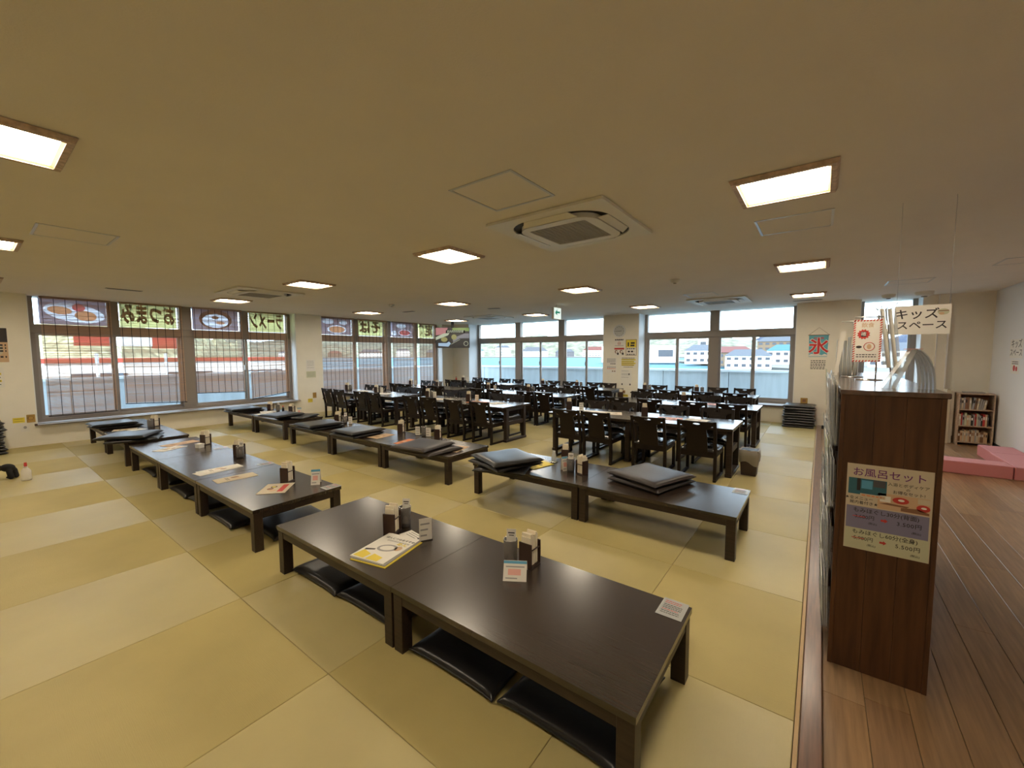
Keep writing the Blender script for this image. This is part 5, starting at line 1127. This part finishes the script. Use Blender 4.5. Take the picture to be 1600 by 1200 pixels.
# ---------------------------------------------------------------- waste bin, toy bear, spray bottle
T = thing('waste_bin', 'small dark brown waste bin lined with a plastic bag', 'bin', (-0.70, 6.16, 0))
def sq(r, z, n=1.0): return [(-r, -r * 1.0, z), (r, -r, z), (r, r, z), (-r, r, z)]
q = MB(); q.hexa(sq(0.085, 0), sq(0.108, 0.33)); q.build('bin_body', 'bin', T)
q = MB(); n = 24; vs = []
for lev, (r, z) in enumerate(((0.112, 0.16), (0.120, 0.25), (0.118, 0.335), (0.098, 0.335), (0.09, 0.30))):
    for k in range(n):
        a = 2 * PI * k / n; c, s_ = math.cos(a), math.sin(a); m_ = 1 / max(abs(c), abs(s_)); m_ = min(m_, 1.3)
        rr_ = r * m_ * (1 + 0.035 * math.sin(5 * a + lev)); zz = z + (0.03 * math.sin(3 * a + 1) if lev == 0 else 0.006 * math.sin(7 * a + lev)); vs.append((rr_ * c, rr_ * s_, zz))
q.add(vs, [(l * n + k, l * n + (k + 1) % n, (l + 1) * n + (k + 1) % n, (l + 1) * n + k) for l in range(4) for k in range(n)], 0, True); q.build('bin_bag', 'bag', T)
box('bin_opening', 'black', T, -0.085, 0.085, -0.085, 0.085, 0.33, 0.332)

mb = bpy.data.metaballs.new('toy_bear'); mb.resolution = 0.012; mb.render_resolution = 0.012; mb.threshold = 0.3
def ball(x, y, z, r, sx=1, sy=1, sz=1):
    e = mb.elements.new(type='ELLIPSOID'); e.co = (x, y, z); e.radius = r; e.size_x = sx; e.size_y = sy; e.size_z = sz
ball(0.07, 0, 0.135, 0.10, 1.1, 0.75, 0.75); ball(-0.06, 0, 0.13, 0.10, 1.0, 0.7, 0.7); ball(-0.17, 0, 0.135, 0.075, 0.9, 0.7, 0.7); ball(-0.245, 0, 0.11, 0.045, 1.0, 0.8, 0.7)
for sy in (-1, 1):
    for k in range(5): ball(0.11 + 0.004 * k, sy * 0.035, 0.10 - 0.021 * k, 0.04)
    for k in range(5): ball(-0.09 - 0.004 * k, sy * 0.035, 0.10 - 0.021 * k, 0.036)
    ball(0.105, sy * 0.035, 0.018, 0.034, 1.3, 0.9, 0.7); ball(-0.125, sy * 0.035, 0.018, 0.034, 1.3, 0.9, 0.7); ball(-0.155, sy * 0.04, 0.19, 0.026)
mo = bpy.data.objects.new('tmp', mb); COL.objects.link(mo); me = bpy.data.meshes.new_from_object(mo.evaluated_get(bpy.context.evaluated_depsgraph_get())); bpy.data.objects.remove(mo)
me.name = 'toy_bear'; me.materials.clear(); me.materials.append(M['bear_fur'])
zmin = min(v.co.z for v in me.vertices)
me.transform(Matrix.Translation((0, 0, -zmin)))
for p_ in me.polygons: p_.use_smooth = True
T = thing('toy_bear', 'black toy bear on four legs at the left edge of the tatami', 'toy', (-8.50, 0.22, 0), math.radians(50)); link('body', me, T)
T = thing('spray_bottle', 'white spray bottle with a red nozzle beside the toy bear', 'bottle', (-8.17, 0.41, 0))
MB().lathe([(.001, 0), (.045, .0), (.047, .02), (.047, .12), (.03, .15), (.018, .165), (.001, .166)], 20).build('bottle_body', 'paper', T)
MB().lathe([(.02, .163), (.021, .185), (.001, .186)], 14).build('collar', 'paper', T); MB().hexa([(-0.045, -0.012, 0.19), (0.03, -0.014, 0.185), (0.03, 0.014, 0.185), (-0.045, 0.012, 0.19)], [(-0.03, -0.01, 0.225), (0.02, -0.012, 0.235), (0.02, 0.012, 0.235), (-0.03, 0.01, 0.225)]).build('nozzle', 'red_print', T)

# ---------------------------------------------------------------- outside: balcony, parapet, harbour
W0 = struct(link('balcony_wall', None)); W0['label'] = 'grey concrete balcony parapet outside the windows'
XO, YO = -13.2, 13.2
k = 0; y = -6.0
while y < YO:
    box('panel', 'concrete', W0, XO - 0.15, XO + random.uniform(-.003, .003), y + 0.008, min(y + 1.85, YO) - 0.008, -0.4, 1.06); y += 1.85
x = XO
while x < 16:
    box('panel', 'concrete', W0, x + 0.008, x + 1.842, YO + random.uniform(-.003, .003), YO + 0.15, -0.4, 1.06); x += 1.85
box('joint_backing', 'cord', W0, XO - 0.12, XO - 0.03, -6, YO, -0.4, 1.05); box('joint_backing', 'cord', W0, XO, 16, YO + 0.03, YO + 0.12, -0.4, 1.05)
box('cap', 'concrete_cap', W0, XO - 0.2, XO + 0.04, -6, YO + .2, 1.06, 1.12); box('cap', 'concrete_cap', W0, XO + 0.04, 16, YO - 0.04, YO + 0.2, 1.06, 1.12)
o = struct(box('balcony_floor', 'concrete', None, XO, 16, -6, YO, -0.45, -0.4)); o['label'] = 'concrete balcony floor'
o = struct(MB().box(-3200, 3200, -3200, 3200, -7.2, -7.0).build('sea', 'water')); o['label'] = 'blue harbour water'
o = struct(MB().prism([(-60, 700), (-120, 420), (-60, 300), (60, 120), (900, 120), (900, 2000), (-60, 2000)], -7.0, -5.5).build('land', 'quay')); o['label'] = 'far shore behind the right windows'
o = struct(MB().prism([(-2600, 150), (-900, 600), (-520, 820), (-60, 760), (-60, 2400), (-2600, 2400)], -7.0, -5.6).build('land', 'quay')); o['label'] = 'far shore across the harbour'
o = struct(MB().prism([(-30, -60), (-30, 9), (-48, 14), (-150, 20), (-700, 60), (-700, -400), (-30, -400)], -7.0, -4.8).build('quay', 'quay')); o['label'] = 'near quay outside the left windows'
def hills(name, path, width, hmax, m, label, seed):
    r = random.Random(seed); n = len(path) - 1; cols_ = 120; rows_ = 10; vs = []; fs = []
    ph = [r.uniform(0, 6.3) for _ in range(8)]
    for i in range(cols_ + 1):
        t_ = i / cols_ * n; k = min(int(t_), n - 1); f = t_ - k
        x = path[k][0] * (1 - f) + path[k + 1][0] * f; y = path[k][1] * (1 - f) + path[k + 1][1] * f; hm = (path[k][2] * (1 - f) + path[k + 1][2] * f) * hmax
        d = math.hypot(x, y); ux, uy = x / d, y / d
        for j in range(rows_ + 1):
            g = j / rows_; bump_ = 1 + 0.10 * math.sin(i * 0.35 + ph[0]) + 0.07 * math.sin(i * 0.9 + ph[1] + g * 3) + r.uniform(-0.05, 0.05)
            vs.append((x + ux * g * width, y + uy * g * width, -6 + hm * math.sin(PI / 2 * min(1, g * 1.15)) * bump_))
    for i in range(cols_):
        for j in range(rows_): a = i * (rows_ + 1) + j; fs.append((a, a + 1, a + rows_ + 2, a + rows_ + 1))
    o = struct(MB().add(vs, fs, 0, False).build(name, m)); o['label'] = label
hills('hills', [(-2700, 350, .9), (-1700, 620, 1.0), (-1150, 900, .9), (-700, 1080, .95), (-300, 1150, 0.75), (-60, 1100, 0.55)], 300, 72, 'hill', 'wooded hills across the harbour', 3)
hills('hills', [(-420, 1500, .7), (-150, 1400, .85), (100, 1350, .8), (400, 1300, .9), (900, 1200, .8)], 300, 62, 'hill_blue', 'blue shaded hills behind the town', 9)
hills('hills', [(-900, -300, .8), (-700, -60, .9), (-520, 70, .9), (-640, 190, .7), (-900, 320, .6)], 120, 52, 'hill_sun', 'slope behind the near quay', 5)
rb = random.Random(21)
def building(x, y, w_, d, h_, wall_, roof, label, floors=2, face=None, z=-5.6, hipped=True, wins=6):
    a = math.atan2(y, x) - PI / 2
    T = thing('house', label, 'building', (x, y, z), a)
    box('wall', wall_, T, -w_ / 2, w_ / 2, 0, d, 0, h_)
    if hipped: MB().add([(-w_ / 2 - .5, -.5, h_), (w_ / 2 + .5, -.5, h_), (w_ / 2 + .5, d + .5, h_), (-w_ / 2 - .5, d + .5, h_), (-w_ / 2 * 0.6, d / 2, h_ + w_ * 0.16), (w_ / 2 * 0.6, d / 2, h_ + w_ * 0.16)], [(0, 1, 5, 4), (1, 2, 5), (2, 3, 4, 5), (3, 0, 4), (3, 2, 1, 0)]).build('roof', roof, T)
    else: box('roof', roof, T, -w_ / 2 - .2, w_ / 2 + .2, -.2, d + .2, h_, h_ + .5)
    for f in range(floors):
        for k in range(wins):
            xx = -w_ / 2 + w_ * (k + 0.5) / wins; zz = h_ * (f + 0.35) / floors
            box('window', 'win_dark', T, xx - w_ / wins * 0.28, xx + w_ / wins * 0.28, -0.12, 0.02, zz, zz + h_ / floors * 0.42)
    return T
far = [(-1500, 690, 60, 14, 'house_white', 'roof_grey'), (-1320, 760, 45, 12, 'house_tan', 'roof_red'), (-1160, 790, 70, 13, 'house_white', 'roof_grey'), (-1010, 800, 40, 18, 'house_white', 'roof_grey'),
       (-900, 830, 55, 12, 'house_tan', 'roof_grey'), (-780, 860, 60, 16, 'house_white', 'roof_teal'), (-690, 880, 40, 24, 'house_white', 'roof_grey'), (-600, 900, 70, 14, 'house_white', 'roof_grey'),
       (-510, 900, 46, 12, 'house_grey', 'roof_grey'), (-430, 900, 55, 15, 'house_white', 'roof_red'), (-350, 880, 48, 13, 'house_white', 'roof_grey'), (-270, 880, 60, 12, 'house_tan', 'roof_grey')]
side = ['far left', 'left', 'left of centre', 'centre']
for k, (x, y, w_, h_, a, b_) in enumerate(far):
    building(x, y, w_, 14, h_, a, b_, '%s building with %s roof on the far shore, %s from the left' % ({'house_white': 'white', 'house_tan': 'tan', 'house_grey': 'grey'}[a], {'roof_grey': 'grey', 'roof_red': 'red', 'roof_teal': 'teal'}[b_], ['first', 'second', 'third', 'fourth', 'fifth', 'sixth', 'seventh', 'eighth', 'ninth', 'tenth', 'eleventh', 'twelfth'][k]), 3, wins=8)
building(-118, 330, 60, 30, 13, 'house_white', 'house_white', 'large white hall outside the window right of the clock', 1, hipped=False, wins=3)
building(-62, 300, 26, 18, 9, 'house_white', 'roof_grey', 'white house right of the large white hall')
building(-40, 260, 22, 14, 7.5, 'house_tan', 'roof_red', 'tan house with red roof among the town houses')
building(-15, 300, 24, 14, 8.5, 'house_white', 'roof_teal', 'white house with teal roof among the town houses')
building(-30, 420, 30, 14, 17, 'house_tan', 'roof_grey', 'brownish block rising behind the town houses', 4)
building(-100, 470, 10, 10, 25, 'house_white', 'roof_grey', 'slim white tower behind the large hall', 1, hipped=False, wins=1)
building(8, 420, 22, 14, 24, 'roof_teal', 'roof_teal', 'tall teal clad building at the right of the town', 1, hipped=False, wins=1)
building(-26, 210, 18, 10, 6.0, 'house_white', 'roof_grey', 'low white house near the parapet line')
building(30, 260, 24, 12, 8, 'house_white', 'roof_grey', 'white house seen through the narrow window')
building(-68, 14, 34, 10, 5.6, 'house_white', 'ship_red', 'white warehouse with a red roof edge outside the second left pane', 1, z=-4.8, hipped=False, wins=4)
building(-92, -24, 30, 10, 5.2, 'house_tan', 'roof_grey', 'tan warehouse outside the leftmost pane', 1, z=-4.8, wins=5)
T = thing('shop_sign', 'red signboard on posts outside the second left pane', 'sign', (-46, 8.6, -4.8), math.radians(95)); 
for s_ in (-1, 1): MB().tube([(s_ * 2.2, 0, 0), (s_ * 2.2, 0, 6.6)], 0.12, 8).build('post', 'alu', T)
box('board', 'ship_red', T, -3.4, -1.0, -0.1, 0.1, 7.2, 8.7); box('board', 'house_white', T, -1.0, 1.3, -0.1, 0.1, 7.2, 8.5); box('board', 'ship_red', T, 1.3, 3.6, -0.1, 0.1, 7.0, 8.7)
T = thing('freight_trailer', 'brown red trailer parked on the quay outside the left window', 'trailer', (-40, 4.5, -4.8), math.radians(97)); box('trailer_box', 'roof_red', T, -6, 6, -1.2, 1.2, 1.0, 3.9, .05)
for s_ in (-4.5, -3.4, 3.4, 4.5): MB().tube([(s_, -1.25, 0.5), (s_, -0.9, 0.5)], 0.5, 14).build('wheel', 'rubber', T)
